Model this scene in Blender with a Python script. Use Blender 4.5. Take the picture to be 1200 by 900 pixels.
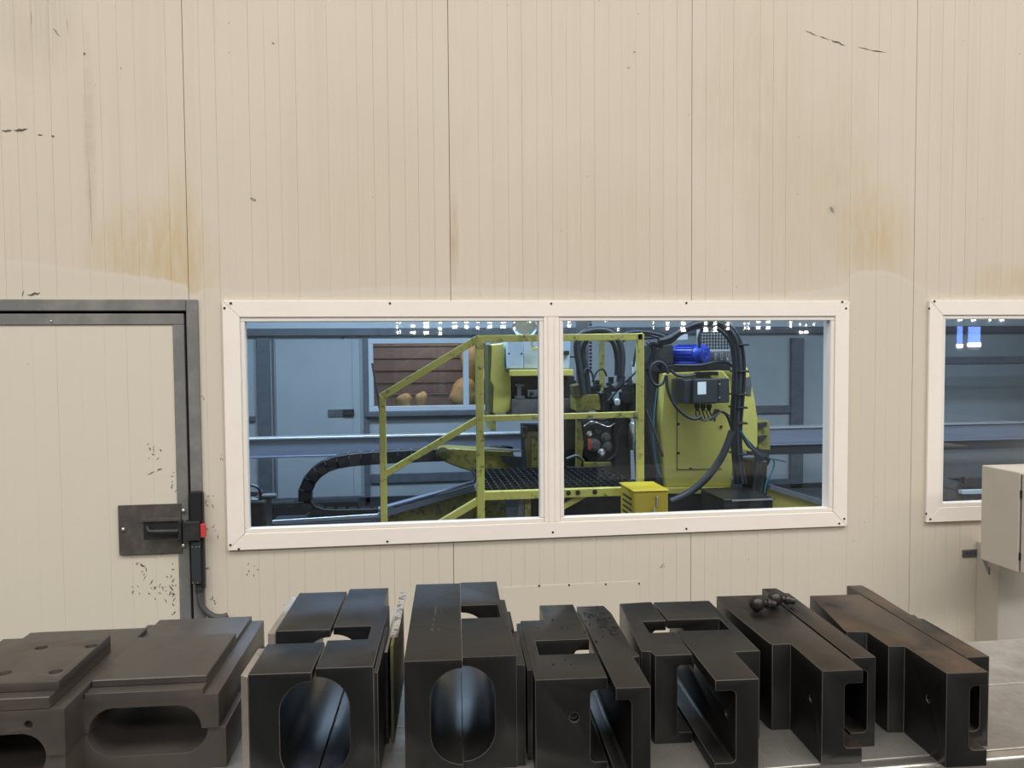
import bpy, bmesh, math, random
from mathutils import Vector, Matrix
R = math.radians
random.seed(7)
for o in list(bpy.data.objects): bpy.data.objects.remove(o)
scene = bpy.context.scene
COL = scene.collection

# ------------------------------------------------------------------ camera
def cam_axes(yaw, pitch, roll):
    cy, sy, cp, sp = math.cos(yaw), math.sin(yaw), math.cos(pitch), math.sin(pitch)
    f = Vector((sy*cp, cy*cp, -sp)); r = Vector((cy, -sy, 0)); u = r.cross(f)
    c, s = math.cos(roll), math.sin(roll)
    return c*r + s*u, -s*r + c*u, f
CR, CU, CF = cam_axes(R(7.7155), R(2.505), R(-0.4231))
CP = Vector((0, -3.501, 1.75)); FPX = 930.0
cd = bpy.data.cameras.new('camera'); cam = bpy.data.objects.new('camera', cd); COL.objects.link(cam)
cd.sensor_width = 36; cd.lens = FPX/1200*36; cd.clip_start = .05; cd.clip_end = 200
cam.matrix_world = Matrix(((CR.x, CU.x, -CF.x, CP.x), (CR.y, CU.y, -CF.y, CP.y), (CR.z, CU.z, -CF.z, CP.z), (0, 0, 0, 1)))
scene.camera = cam

# ------------------------------------------------------------------ world, lights, exposure
w = bpy.data.worlds.new('world'); scene.world = w; w.use_nodes = True
w.node_tree.nodes['Background'].inputs[0].default_value = (1.0, .97, .93, 1)
w.node_tree.nodes['Background'].inputs[1].default_value = .07
scene.view_settings.view_transform = 'Standard'; scene.view_settings.look = 'None'
scene.view_settings.exposure = 0.0; scene.view_settings.gamma = 1.0
scene.view_settings.use_curve_mapping = False
def area(name, loc, sx, sy, power, color, rot=(0, 0, 0)):
    l = bpy.data.lights.new(name, 'AREA'); l.shape = 'RECTANGLE'; l.size = sx; l.size_y = sy; l.energy = power; l.color = color
    o = bpy.data.objects.new(name, l); COL.objects.link(o); o.location = loc; o.rotation_euler = rot
    return o
area('hall_light', (1.5, -5.3, 9.4), 26, 3.4, 1720, (1, .985, .965))
area('hall_light', (1.5, -12.0, 8.6), 26, 3.0, 2080, (1, .985, .965))  # second row, unseen, added as low frontal fill for the boxed column
area('booth_light', (-0.4, 2.9, 3.25), 3.0, .5, 135, (.56, .76, 1))
area('booth_light', (3.0, 1.3, 3.25), 4.0, .4, 125, (.66, .82, 1))
area('booth_light', (6.0, 2.4, 3.25), 2.0, .4, 45, (.62, .8, 1))

# ------------------------------------------------------------------ helpers
def ray(px, py): return (px-600)/FPX*CR - (py-450)/FPX*CU + CF
def at(px, py, Y):
    r = ray(px, py); return CP + r*((Y-CP.y)/r.y)
def atz(px, py, Z):
    r = ray(px, py); return CP + r*((Z-CP.z)/r.z)
def S(Y): return (Y-CP.y)/FPX            # metres per pixel at depth Y

class MB:
    def __init__(s): s.v = []; s.f = []
    def add(s, v, f):
        n = len(s.v); s.v += [Vector(p) for p in v]; s.f += [[i+n for i in q] for q in f]; return s
    def box(s, a, b, bev=0, seg=1):
        bm = bmesh.new(); bmesh.ops.create_cube(bm, size=1)
        a = Vector(a); b = Vector(b); lo = Vector(map(min, a, b)); hi = Vector(map(max, a, b)); c = (lo+hi)/2; d = hi-lo
        for v in bm.verts: v.co = Vector((v.co.x*d.x, v.co.y*d.y, v.co.z*d.z)) + c
        if bev: bmesh.ops.bevel(bm, geom=bm.edges[:], offset=min(bev, min(d)*.45), segments=seg, affect='EDGES', profile=.5)
        bm.verts.index_update()
        s.add([v.co for v in bm.verts], [[v.index for v in f.verts] for f in bm.faces]); bm.free(); return s
    def prism(s, poly, axis, a, b):
        # polygon (2D) extruded along axis from a to b. axis 0: (y,z)  1: (x,z)  2: (x,y)
        def P(p, t):
            return (t, p[0], p[1]) if axis == 0 else ((p[0], t, p[1]) if axis == 1 else (p[0], p[1], t))
        n = len(poly); v = [P(p, a) for p in poly] + [P(p, b) for p in poly]
        f = [list(range(n)), list(range(2*n-1, n-1, -1))] + [[i, n+i, n+(i+1) % n, (i+1) % n] for i in range(n)]
        return s.add(v, f)
    def bar(s, p0, p1, w, h=None, up=(0, 1, 0), bev=0):
        p0 = Vector(p0); p1 = Vector(p1); h = h or w; d = (p1-p0).normalized(); up = Vector(up)
        if abs(d.dot(up)) > .98: up = Vector((1, 0, 0))
        a = d.cross(up).normalized(); b = a.cross(d).normalized()
        bm = bmesh.new(); bmesh.ops.create_cube(bm, size=1); L = (p1-p0).length
        for v in bm.verts: v.co = (p0+p1)/2 + d*v.co.x*L + a*v.co.y*w + b*v.co.z*h
        if bev: bmesh.ops.bevel(bm, geom=bm.edges[:], offset=bev, segments=1, affect='EDGES')
        bm.verts.index_update()
        s.add([v.co for v in bm.verts], [[v.index for v in f.verts] for f in bm.faces]); bm.free(); return s
    def tube(s, pts, r, n=8, smooth=0):
        pts = [Vector(p) for p in pts]
        if smooth: pts = catmull(pts, smooth)
        m = len(pts); T = [(pts[min(i+1, m-1)]-pts[max(i-1, 0)]).normalized() for i in range(m)]
        ref = Vector((0, 1, 0)) if abs(T[0].y) < .9 else Vector((1, 0, 0))
        a = T[0].cross(ref).normalized(); v = []
        for i in range(m):
            a = (a - T[i]*a.dot(T[i])).normalized(); b = T[i].cross(a)
            rr = r[i*len(r)//m] if isinstance(r, (list, tuple)) else r
            for k in range(n):
                t = 2*math.pi*k/n; v.append(pts[i] + (a*math.cos(t) + b*math.sin(t))*rr)
        f = [[i*n+k, i*n+(k+1) % n, (i+1)*n+(k+1) % n, (i+1)*n+k] for i in range(m-1) for k in range(n)]
        f += [list(range(n-1, -1, -1)), list(range((m-1)*n, m*n))]
        return s.add(v, f)
    def lathe(s, p0, axis, prof, n=20):
        # prof: list of (distance along axis, radius)
        p0 = Vector(p0); d = Vector(axis).normalized(); ref = Vector((0, 0, 1)) if abs(d.z) < .9 else Vector((1, 0, 0))
        a = d.cross(ref).normalized(); b = d.cross(a); v = []
        for t, r in prof:
            for k in range(n):
                q = 2*math.pi*k/n; v.append(p0 + d*t + (a*math.cos(q)+b*math.sin(q))*max(r, 1e-4))
        m = len(prof)
        f = [[i*n+k, i*n+(k+1) % n, (i+1)*n+(k+1) % n, (i+1)*n+k] for i in range(m-1) for k in range(n)]
        f += [list(range(n-1, -1, -1)), list(range((m-1)*n, m*n))]
        return s.add(v, f)

def catmull(p, k):
    out = []
    for i in range(len(p)-1):
        a, b, c, d = p[max(i-1, 0)], p[i], p[i+1], p[min(i+2, len(p)-1)]
        for j in range(k):
            t = j/k
            out.append(.5*((2*b) + (c-a)*t + (2*a-5*b+4*c-d)*t*t + (3*b-a-3*c+d)*t**3))
    out.append(p[-1]); return out

def mesh_of(mb, name, smooth=None):
    me = bpy.data.meshes.new(name); me.from_pydata([tuple(v) for v in mb.v], [], mb.f)
    bm = bmesh.new(); bm.from_mesh(me); bmesh.ops.recalc_face_normals(bm, faces=bm.faces[:]); bm.to_mesh(me); bm.free()
    if smooth: shade(me, smooth)
    return me
def shade(me, deg):
    for p in me.polygons: p.use_smooth = True
    me.set_sharp_from_angle(angle=R(deg))
def put(name, me, mat, parent=None, recenter=True):
    if recenter and len(me.vertices):
        xs = [v.co for v in me.vertices]
        c = Vector([(min(p[i] for p in xs)+max(p[i] for p in xs))/2 for i in range(3)])
        me.transform(Matrix.Translation(-c))
    else: c = Vector((0, 0, 0))
    o = bpy.data.objects.new(name, me); COL.objects.link(o)
    if mat and not me.materials: me.materials.append(M[mat])
    base = Vector((0, 0, 0)); q = parent
    while q: base += q.location; q = q.parent
    o.parent = parent; o.location = c - base
    return o
def obj(name, mb, mat, parent=None, smooth=None, **kw):
    return tag(put(name, mesh_of(mb, name, smooth), mat, parent), **kw)
def tag(o, label=None, cat=None, group=None, kind=None):
    if label: o['label'] = label
    if cat: o['category'] = cat
    if group: o['group'] = group
    if kind: o['kind'] = kind
    return o
def empty(name, loc, **kw):
    o = bpy.data.objects.new(name, None); COL.objects.link(o); o.location = loc; o.empty_display_size = .05
    return tag(o, **kw)
def wpos(o):
    p = Vector((0, 0, 0))
    while o: p += o.location; o = o.parent
    return p
def dup(o, world, parent=None, rot=None):
    c = o.copy(); COL.objects.link(c); c.parent = parent
    c.location = Vector(world) - (wpos(parent) if parent else Vector((0, 0, 0)))
    if rot is not None: c.rotation_euler = rot
    return c

# ------------------------------------------------------------------ materials
M = {}
class NT:
    def __init__(s, name):
        m = bpy.data.materials.new(name); m.use_nodes = True; s.m = m; s.t = m.node_tree; s.n = s.t.nodes; s.l = s.t.links
        s.b = s.n['Principled BSDF']
    def node(s, typ, **kw):
        n = s.n.new(typ)
        for k, v in kw.items():
            if k == 'ins':
                for i, x in v.items():
                    if hasattr(x, 'is_output'): s.l.new(x, n.inputs[i])
                    else: n.inputs[i].default_value = x
            else: setattr(n, k, v)
        return n
    def math(s, op, a, b=0.0, c=None):
        ins = {0: a, 1: b}
        if c is not None: ins[2] = c
        n = s.node('ShaderNodeMath', operation=op, ins=ins); return n.outputs[0]
    def mix(s, f, a, b, blend='MIX'):
        n = s.node('ShaderNodeMix', data_type='RGBA', blend_type=blend)
        for i, x in ((0, f), (6, a), (7, b)):
            if hasattr(x, 'is_output'): s.l.new(x, n.inputs[i])
            else: n.inputs[i].default_value = x if i == 0 else (*x[:3], 1)
        return n.outputs[2]
    def ramp(s, f, a, b):
        n = s.node('ShaderNodeMapRange', ins={0: f, 1: a, 2: b}); n.clamp = True; return n.outputs[0]
    def noise(s, vec, scale, detail=4, rough=.6):
        n = s.node('ShaderNodeTexNoise', ins={'Vector': vec, 'Scale': scale, 'Detail': detail, 'Roughness': rough}); return n.outputs[0]
    def coords(s, kind='Object', scale=(1, 1, 1)):
        if kind == 'Position': v = s.node('ShaderNodeNewGeometry').outputs['Position']
        else: v = s.node('ShaderNodeTexCoord').outputs[kind]
        return s.node('ShaderNodeMapping', ins={0: v, 3: scale}).outputs[0]
    def set(s, k, v):
        if hasattr(v, 'is_output'): s.l.new(v, s.b.inputs[k])
        else: s.b.inputs[k].default_value = (*v, 1) if isinstance(v, tuple) and len(v) == 3 else v
    def bump(s, h, strength, dist):
        n = s.node('ShaderNodeBump', ins={'Strength': strength, 'Distance': dist, 'Height': h}); s.l.new(n.outputs[0], s.b.inputs['Normal'])

def simple(name, col, rough=.5, metal=0.0, col2=None, scale=6, lo=.45, hi=.7, stretch=(1, 1, 1), bump=0, spec=.5, emit=None, pos=False):
    t = NT(name); c = t.coords('Position' if pos else 'Object', stretch)
    if col2:
        f = t.ramp(t.noise(c, scale, 6, .65), lo, hi); t.set('Base Color', t.mix(f, col, col2))
        t.set('Roughness', t.math('MULTIPLY_ADD', f, .15, rough))
    else:
        t.set('Base Color', col); t.set('Roughness', rough)
    t.set('Metallic', metal); t.set('Specular IOR Level', spec)
    if bump: t.bump(t.noise(c, scale*6, 3), bump, .002)
    if emit: t.set('Emission Color', col); t.set('Emission Strength', emit)
    M[name] = t.m; return t

def die_steel(name, base, brown, rough=.42, metal=.75, scratch=.25, spec=.5, top=False):
    t = NT(name); c = t.coords('Position'); c2 = t.coords('Position', (70, 3, 3))
    n1 = t.ramp(t.noise(c, 5, 6, .7), .4, .68); n2 = t.ramp(t.noise(c2, 4, 3, .6), .62, .8); n3 = t.ramp(t.noise(c, 42, 5, .75), .55, .8)
    if top:
        nz = t.node('ShaderNodeSeparateXYZ', ins={0: t.node('ShaderNodeNewGeometry').outputs['True Normal']}).outputs[2]
        n1 = t.math('MULTIPLY', n1, t.ramp(nz, .6, .9))
    k = t.mix(n1, base, brown); k = t.mix(t.math('MULTIPLY', n2, scratch), k, tuple(x*2.2 for x in base)); k = t.mix(t.math('MULTIPLY', n3, .5), k, tuple(x*.55 for x in base))
    t.set('Base Color', k); t.set('Metallic', metal); t.set('Specular IOR Level', spec)
    t.set('Roughness', t.math('ADD', t.math('MULTIPLY', n1, .14), t.math('MULTIPLY_ADD', n3, .1, rough)))
    t.bump(t.noise(c, 90, 4), .12, .001); M[name] = t.m
die_steel('die_dark', (.0068, .0062, .0057), (.016, .0135, .0115), .35, .08, .5, .5, True)
die_steel('die_lying', (.048, .041, .036), (.070, .056, .046), .36, .15, .4, .55)
die_steel('die_rust', (.0065, .0056, .0050), (.042, .026, .016), .35, .08, .4, .5, True)
die_steel('die_rusty', (.0075, .0062, .0055), (.105, .064, .038), .36, .06, .4, .5, True)
die_steel('die_blue', (.0065, .0067, .0072), (.036, .046, .072), .33, .1, .4, .5, True)
die_steel('bare_steel', (.55, .51, .45), (.38, .34, .29), .38, .85)
die_steel('table_steel', (.36, .335, .30), (.26, .235, .205), .40, .65, .5)
die_steel('table_edge', (.62, .58, .52), (.42, .38, .33), .3, .9)
simple('door_steel', (.19, .185, .175), .5, .2, (.26, .245, .225), 9, bump=.05)
simple('lock_plate', (.085, .075, .065), .5, .3, (.13, .115, .10), 14)
die_steel('stud_steel', (.05, .044, .038), (.018, .015, .012), .34, .6)
simple('black_plastic', (.012, .012, .013), .45)
simple('dark_grey_plastic', (.028, .032, .036), .5)
simple('red_plastic', (.55, .05, .05), .5)
simple('gap_black', (.006, .006, .006), .8)
simple('hose_grey', (.06, .058, .06), .55)
simple('screw_dark', (.02, .018, .016), .6)
simple('screw_bright', (.6, .57, .52), .35, .9)
simple('cabinet_paint', (.52, .47, .40), .5, 0, (.48, .43, .365), 3, pos=True)
simple('column_paint', (.56, .515, .44), .6, 0, (.52, .475, .40), 3, pos=True)
simple('frame_cream', (.89, .805, .715), .42, 0, (.85, .765, .675), 5, stretch=(1, 1, 1), pos=True)
simple('bead_white', (.80, .745, .68), .35)
simple('concrete', (.10, .097, .09), .8, 0, (.07, .067, .06), 3)
simple('hall_grey', (.16, .16, .155), .8)
die_steel('edge_highlight', (.13, .117, .104), (.05, .044, .039), .38, .5)  # lighter steel for the bevel faces, painting in bright edge highlights
simple('booth_wall', (.36, .40, .42), .6, 0, (.32, .36, .38), 1.5, pos=True)
simple('booth_cap', (.50, .56, .60), .6)
simple('booth_post', (.13, .145, .165), .5, .2, (.10, .11, .125), 8)
simple('booth_floor', (.05, .05, .052), .6, 0, (.03, .03, .03), 4)
simple('beam_blue', (.27, .31, .40), .4, .3, (.22, .26, .34), 5, stretch=(.4, 1, 4))
simple('beam_dark', (.03, .033, .04), .5)
simple('beam_top', (.75, .78, .82), .3, .7)
simple('grey_metal', (.16, .165, .17), .45, .5, (.10, .10, .10), 10)
simple('dark_metal', (.035, .037, .04), .45, .5, (.06, .058, .05), 12)
simple('chain_black', (.022, .021, .024), .5)
simple('chain_bar', (.20, .21, .23), .4, .5)
simple('chrome', (.7, .72, .75), .18, 1)
simple('hose_black', (.03, .034, .042), .36)
simple('cable_teal', (.03, .16, .20), .45)
simple('cable_tie', (.008, .008, .008), .5)
simple('motor_blue', (.018, .055, .42), .35, 0, (.012, .03, .25), 14)
simple('label_white', (.78, .84, .84), .5)
simple('cabinet_lightblue', (.50, .62, .74), .45, 0, (.44, .55, .66), 3)
simple('rubber_red', (.45, .07, .04), .5)
simple('shutter_brown', (.22, .175, .175), .6, 0, (.17, .135, .135), 4)
simple('shutter_edge', (.40, .30, .26), .5)
simple('sack_orange', (.48, .33, .14), .7, 0, (.30, .19, .08), 12)
simple('mesh_grey', (.55, .60, .64), .4, .5)
simple('debris', (.012, .011, .010), .8)
simple('scuff', (.10, .092, .08), .8)
simple('scuff_light', (.26, .235, .20), .8)
simple('pane_lit', (1, .99, .96), .5, emit=48)
simple('pane_sky', (.16, .30, .95), .5, emit=9)
simple('olive', (.13, .12, .045), .5, .2, (.08, .075, .04), 8)
simple('tape_scale', (.34, .315, .28), .5, 0, (.10, .09, .08), 60, .5, .56)
simple('green_edge', (.09, .085, .03), .5, 0, (.16, .15, .09), 12)
def yellow(name, a, b, dirt, lo=.56, hi=.72):
    t = NT(name); c = t.coords('Position'); n = t.ramp(t.noise(c, 3, 5, .6), .4, .7); d = t.ramp(t.noise(c, 22, 6, .7), lo, hi)
    t.set('Base Color', t.mix(d, t.mix(n, a, b), dirt)); t.set('Roughness', .45); M[name] = t.m
yellow('yellow_rail', (.70, .62, .15), (.60, .55, .13), (.13, .125, .06), .54, .68)
yellow('yellow_body', (.70, .61, .14), (.62, .55, .14), (.20, .17, .04), .64, .78)
yellow('yellow_dirty', (.34, .30, .06), (.20, .18, .05), (.06, .06, .04), .5, .66)
yellow('yellow_box', (.60, .42, .02), (.52, .40, .04), (.25, .20, .03), .6, .75)

# wall paint: beige coated sheet with streaks, water stains, an old paint edge and specks
def wall_paint(name, door=False):
    t = NT(name); g = t.node('ShaderNodeNewGeometry').outputs['Position']
    sep = t.node('ShaderNodeSeparateXYZ', ins={0: g}); x, z = sep.outputs[0], sep.outputs[2]
    mp = lambda sc: t.node('ShaderNodeMapping', ins={0: g, 3: sc}).outputs[0]
    A, B, Cn = (.640, .555, .445), (.612, .530, .424), (.632, .563, .458)
    col = t.mix(t.ramp(t.noise(mp((1, 1, 1)), 1.3, 4, .6), .35, .7), A, B)
    col = t.mix(t.math('MULTIPLY', t.ramp(t.noise(mp((16, 1, .5)), 1.0, 3, .6), .5, .75), .35), col, (.56, .465, .35))
    if door:
        col = t.mix(.75, col, (.66, .60, .49))
    else:
        # old paint edge: height of the boundary along the wall
        fc = t.node('ShaderNodeFloatCurve'); cv = fc.mapping.curves[0]
        pts = [(0, 303), (100, 315), (218, 333), (224, 346), (245, 336), (300, 342), (420, 338), (530, 336), (700, 341), (860, 345), (985, 335), (1012, 316), (1040, 318), (1070, 330), (1110, 343), (1200, 346)]
        X0, X1, Z0, Z1 = -1.8, 3.2, 1.8, 2.3
        P = [at(a, b, 0) for a, b in pts]
        cp = [((p.x-X0)/(X1-X0), (p.z-Z0)/(Z1-Z0)) for p in P]
        cv.points[0].location = (0, cp[0][1]); cv.points[1].location = (1, cp[-1][1])
        for q in cp: cv.points.new(*q)
        fc.mapping.update()
        t.l.new(t.math('DIVIDE', t.math('SUBTRACT', x, X0), X1-X0), fc.inputs[1])
        bz = t.math('MULTIPLY_ADD', fc.outputs[0], Z1-Z0, Z0)
        nz = t.math('MULTIPLY_ADD', t.noise(mp((1, 1, 1)), 9, 5, .7), .06, -.03)
        below = t.ramp(t.math('SUBTRACT', t.math('ADD', bz, nz), z), -.004, .010)
        def blob(px, py, rx, rz, col_, amt, stretch=(10, 1, 2)):
            nonlocal col
            c = at(px, py, 0)
            dx = t.math('DIVIDE', t.math('SUBTRACT', x, c.x), rx); dz = t.math('DIVIDE', t.math('SUBTRACT', z, c.z), rz)
            d = t.math('ADD', t.math('MULTIPLY', dx, dx), t.math('MULTIPLY', dz, dz))
            m = t.ramp(d, 1.0, 0.0); n = t.ramp(t.noise(mp(stretch), 3, 4, .65), .25, .65)
            m = t.math('MULTIPLY', t.math('MULTIPLY', m, n), amt); col = t.mix(m, col, col_)
        blob(180, 310, .30, .30, (.54, .40, .22), .8); blob(212, 280, .10, .35, (.56, .43, .23), .6)
        blob(1025, 280, .22, .30, (.55, .41, .23), .75); blob(990, 200, .20, .5, (.53, .43, .29), .5)
        blob(1180, 330, .25, .10, (.56, .43, .26), .6); blob(880, 120, .35, .6, (.55, .455, .33), .55)
        blob(532, 280, .025, .22, (.46, .32, .18), .8); blob(975, 246, .03, .03, (.42, .34, .22), .9)
        blob(935, 240, .3, .5, (.53, .44, .32), .6, (60, 1, 1)); blob(430, 250, .5, .6, (.57, .475, .355), .5, (50, 1, .8))
        blob(700, 270, .6, .4, (.55, .46, .34), .5, (60, 1, .8)); blob(40, 30, .2, .25, (.50, .43, .34), .7, (30, 1, 1))
        blob(105, 160, .03, .5, (.50, .41, .30), .7, (4, 1, 6)); blob(1100, 640, .4, .6, (.50, .45, .36), .4, (30, 1, .7))
        col = t.mix(t.math('MULTIPLY', below, .85), col, Cn)
        edge = t.math('MULTIPLY', t.math('MULTIPLY', below, t.math('SUBTRACT', 1.0, t.ramp(t.math('SUBTRACT', t.math('ADD', bz, nz), z), .012, .03))), .18)
        col = t.mix(edge, col, (.70, .64, .54))
    vo = t.node('ShaderNodeTexVoronoi', ins={'Vector': mp((1, 1, 1)), 'Scale': 17.0})
    rnd = t.node('ShaderNodeSeparateColor', ins={0: vo.outputs['Color']}).outputs[0]
    sp = t.math('MULTIPLY', t.math('LESS_THAN', vo.outputs['Distance'], .045), t.math('GREATER_THAN', rnd, .86))
    col = t.mix(t.math('MULTIPLY', sp, .75), col, (.16, .14, .12))
    vo = t.node('ShaderNodeTexVoronoi', ins={'Vector': mp((1, 1, 1)), 'Scale': 90.0})
    rnd = t.node('ShaderNodeSeparateColor', ins={0: vo.outputs['Color']}).outputs[0]
    zone = t.ramp(t.noise(mp((3, 1, 1)), 1.4, 3), .5, .62)
    sp = t.math('MULTIPLY', t.math('MULTIPLY', t.math('LESS_THAN', vo.outputs['Distance'], .16), t.math('GREATER_THAN', rnd, .82)), zone)
    col = t.mix(t.math('MULTIPLY', sp, .35), col, (.34, .28, .22))
    t.set('Base Color', col); t.set('Roughness', .55); t.set('Specular IOR Level', .3)
    t.bump(t.noise(mp((40, 1, 3)), 3, 3), .06, .003)
    M[name] = t.m
wall_paint('wall_paint'); wall_paint('door_paint', True)

def glass(name, tint):
    m = bpy.data.materials.new(name); m.use_nodes = True; t = m.node_tree; t.nodes.clear()
    o = t.nodes.new('ShaderNodeOutputMaterial'); mx = t.nodes.new('ShaderNodeMixShader'); tr = t.nodes.new('ShaderNodeBsdfTransparent'); gl = t.nodes.new('ShaderNodeBsdfGlossy'); fr = t.nodes.new('ShaderNodeFresnel')
    tr.inputs[0].default_value = (*tint, 1); gl.inputs['Roughness'].default_value = 0.0; gl.inputs[0].default_value = (1, 1, 1, 1); fr.inputs[0].default_value = 1.5
    t.links.new(fr.outputs[0], mx.inputs[0]); t.links.new(tr.outputs[0], mx.inputs[1]); t.links.new(gl.outputs[0], mx.inputs[2]); t.links.new(mx.outputs[0], o.inputs[0]); M[name] = m
glass('glass_tinted', (.93, .97, 1.0)); glass('glass_clear', (.85, .87, .9))

# ================================================================== STRUCTURE
PW = 1.1; SX0 = -.894; WT = .08
WIN = (-.757, 2.072, .900, 1.964)         # main window trim, outer
WIN2 = (2.480, 5.30, .902, 1.968)
DOOR = (-1.98, -.856, 0, 1.969)
IN = .035
OPEN = [(WIN[0]+IN, WIN[1]-IN, WIN[2]+IN, WIN[3]-IN), (WIN2[0]+IN, WIN2[1]-IN, WIN2[2]+IN, WIN2[3]-IN), (DOOR[0]+.03, DOOR[1]-.03, -.01, DOOR[3]-.03)]
ZTOP = 4.6

def ribbed(x0, x1, zlo, zhi, opens, y0=0.0, pitch=None, gw=.0030, gd=.0016, thick=WT):
    """ribbed sandwich panel: outer skin with fine vertical grooves, flat back skin"""
    n = max(1, round((x1-x0)/(pitch or .0655))); step = (x1-x0)/n
    prof = [(x0, y0)]
    for i in range(1, n):
        xc = x0+i*step + random.uniform(-.004, .004); k = random.choice((.35, .6, .8, 1, 1))
        prof += [(xc-gw/2, y0), (xc, y0+gd*k), (xc+gw/2, y0)]
    prof.append((x1, y0))
    mb = MB(); cuts = sorted({o[i] for o in opens for i in (0, 1) if x0 < o[i] < x1})
    pts = []
    for a, b in zip(prof, prof[1:]):
        pts.append(a)
        for c in cuts:
            if a[0] < c < b[0]: pts.append((c, a[1]+(b[1]-a[1])*(c-a[0])/(b[0]-a[0])))
    pts.append(prof[-1])
    for a, b in zip(pts, pts[1:]):
        xm = (a[0]+b[0])/2; iv = [(zlo, zhi)]
        for o in opens:
            if o[0] < xm < o[1]:
                nv = []
                for lo, hi in iv:
                    if o[3] <= lo or o[2] >= hi: nv.append((lo, hi)); continue
                    if o[2] > lo: nv.append((lo, o[2]))
                    if o[3] < hi: nv.append((o[3], hi))
                iv = nv
        for lo, hi in iv:
            y1 = y0+thick
            v = [(a[0], a[1], lo), (b[0], b[1], lo), (b[0], b[1], hi), (a[0], a[1], hi), (a[0], y1, lo), (b[0], y1, lo), (b[0], y1, hi), (a[0], y1, hi)]
            mb.add(v, [[0, 1, 2, 3], [5, 4, 7, 6], [3, 2, 6, 7], [4, 5, 1, 0]])
    for xx, xm in ((x0, x0+1e-4), (x1, x1-1e-4)):
        iv = [(zlo, zhi)]
        for o in opens:
            if o[0] < xm < o[1]: iv = [q for lo, hi in iv for q in ((lo, o[2]), (o[3], hi)) if q[1] > q[0]]
        for lo, hi in iv: mb.add([(xx, y0, lo), (xx, y0+thick, lo), (xx, y0+thick, hi), (xx, y0, hi)], [[0, 1, 2, 3]])
    return mb
def raw(name, mb, mat, parent, **kw):        # keeps the winding given (open sheets)
    me = bpy.data.meshes.new(name); me.from_pydata([tuple(v) for v in mb.v], [], mb.f); return tag(put(name, me, mat, parent), **kw)

wall = empty('wall_back', (0, 0, 0), kind='structure', label='beige ribbed panel wall with windows and a door')
for i in range(-2, 5):
    x0 = SX0 + PW*i; g = .0013
    raw('panel', ribbed(x0+g, x0+PW-g, 0, ZTOP, OPEN), 'wall_paint', wall)
for i in range(-2, 6):      # seals set back in the joints
    x = SX0+PW*i
    for lo, hi in ([(0, ZTOP)] if not any(o[0] < x < o[1] for o in OPEN) else [(o[3], ZTOP) for o in OPEN if o[0] < x < o[1]]+[(0, o[2]) for o in OPEN if o[0] < x < o[1] and o[2] > 0]):
        obj('joint_seal', MB().box((x-.0035, .006, lo), (x+.0035, .07, hi)), 'scuff', wall)
obj('floor', MB().box((-12, -20, -.1), (14, 0.04, 0)), 'concrete', kind='structure', label='grey concrete hall floor')
obj('floor_booth', MB().box((-4, 0.04, -.1), (8.5, 5.6, 0)), 'booth_floor', kind='structure', label='dark floor of the machine booth')

# scuffs and scratches on the paint: flat smears a fraction of a millimetre proud
def smear(mb, a, b, wpx, Y=-.0006):
    a = Vector(a); b = Vector(b); n = 5; pts = []
    d = (b-a); L = d.length or 1; nrm = Vector((-d.y/L, d.x/L))
    up, dn = [], []
    for i in range(n+1):
        p = a + d*i/n + nrm*random.uniform(-.3, .3)*wpx; hw = wpx*.5*(math.sin(math.pi*(i+.3)/(n+.6)))*random.uniform(.5, 1.1)
        up.append(at(*(p+nrm*hw), Y)); dn.append(at(*(p-nrm*hw), Y))
    m = len(mb.v); mb.v += up+dn; mb.f += [[m+i, m+i+1, m+n+2+i, m+n+1+i] for i in range(n)]
def smears(lst, mat, parent, Y=-.0006):
    for a, b, wd in lst:
        mb = MB(); smear(mb, a, b, wd, Y); raw('scuff_mark', mb, mat, parent)
smears([((944, 36), (958, 42), 1.2), ((960, 42), (972, 47), 1.4), ((974, 47), (990, 53), 2.6), ((1006, 55), (1020, 59), 1.3), ((1020, 59), (1039, 61.5), 1.5),
        ((2, 154), (14, 153), 3), ((16, 153), (32, 151), 4), ((44, 158), (50, 158), 2), ((60, 160), (64, 160), 2.5), ((98, 62), (100, 64), 3),
        ((32, 346), (47, 344), 4), ((26, 348), (28, 340), 1.5)], 'scuff', wall)
smears([((293, 232), (300, 236), 4), ((318, 50), (322, 52), 2.5), ((140, 78), (143, 82), 1.5), ((62, 33), (70, 42), 2.5), ((973, 242), (977, 250), 4),
        ((735, 79), (738, 80), 2), ((742, 60), (745, 62), 2), ((36, 12), (37, 30), .7), ((78, 20), (80, 40), .7), ((104, 185), (108, 290), .6)], 'scuff_light', wall)
rs = random.Random(3)
L = []
for cx, cy, n, sp in ((295, 668, 7, 6), (160, 661, 3, 2), (246, 585, 6, 7), (250, 620, 5, 7), (258, 540, 4, 8), (243, 668, 4, 3), (235, 470, 4, 6), (776, 664, 4, 3), (247, 705, 4, 4)):
    for _ in range(n):
        x = cx+rs.uniform(-sp, sp); y = cy+rs.uniform(-sp, sp); L.append(((x, y), (x+rs.uniform(-3, 3), y+rs.uniform(-5, 5)), rs.uniform(.8, 1.8)))
smears(L, 'scuff', wall)

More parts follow.
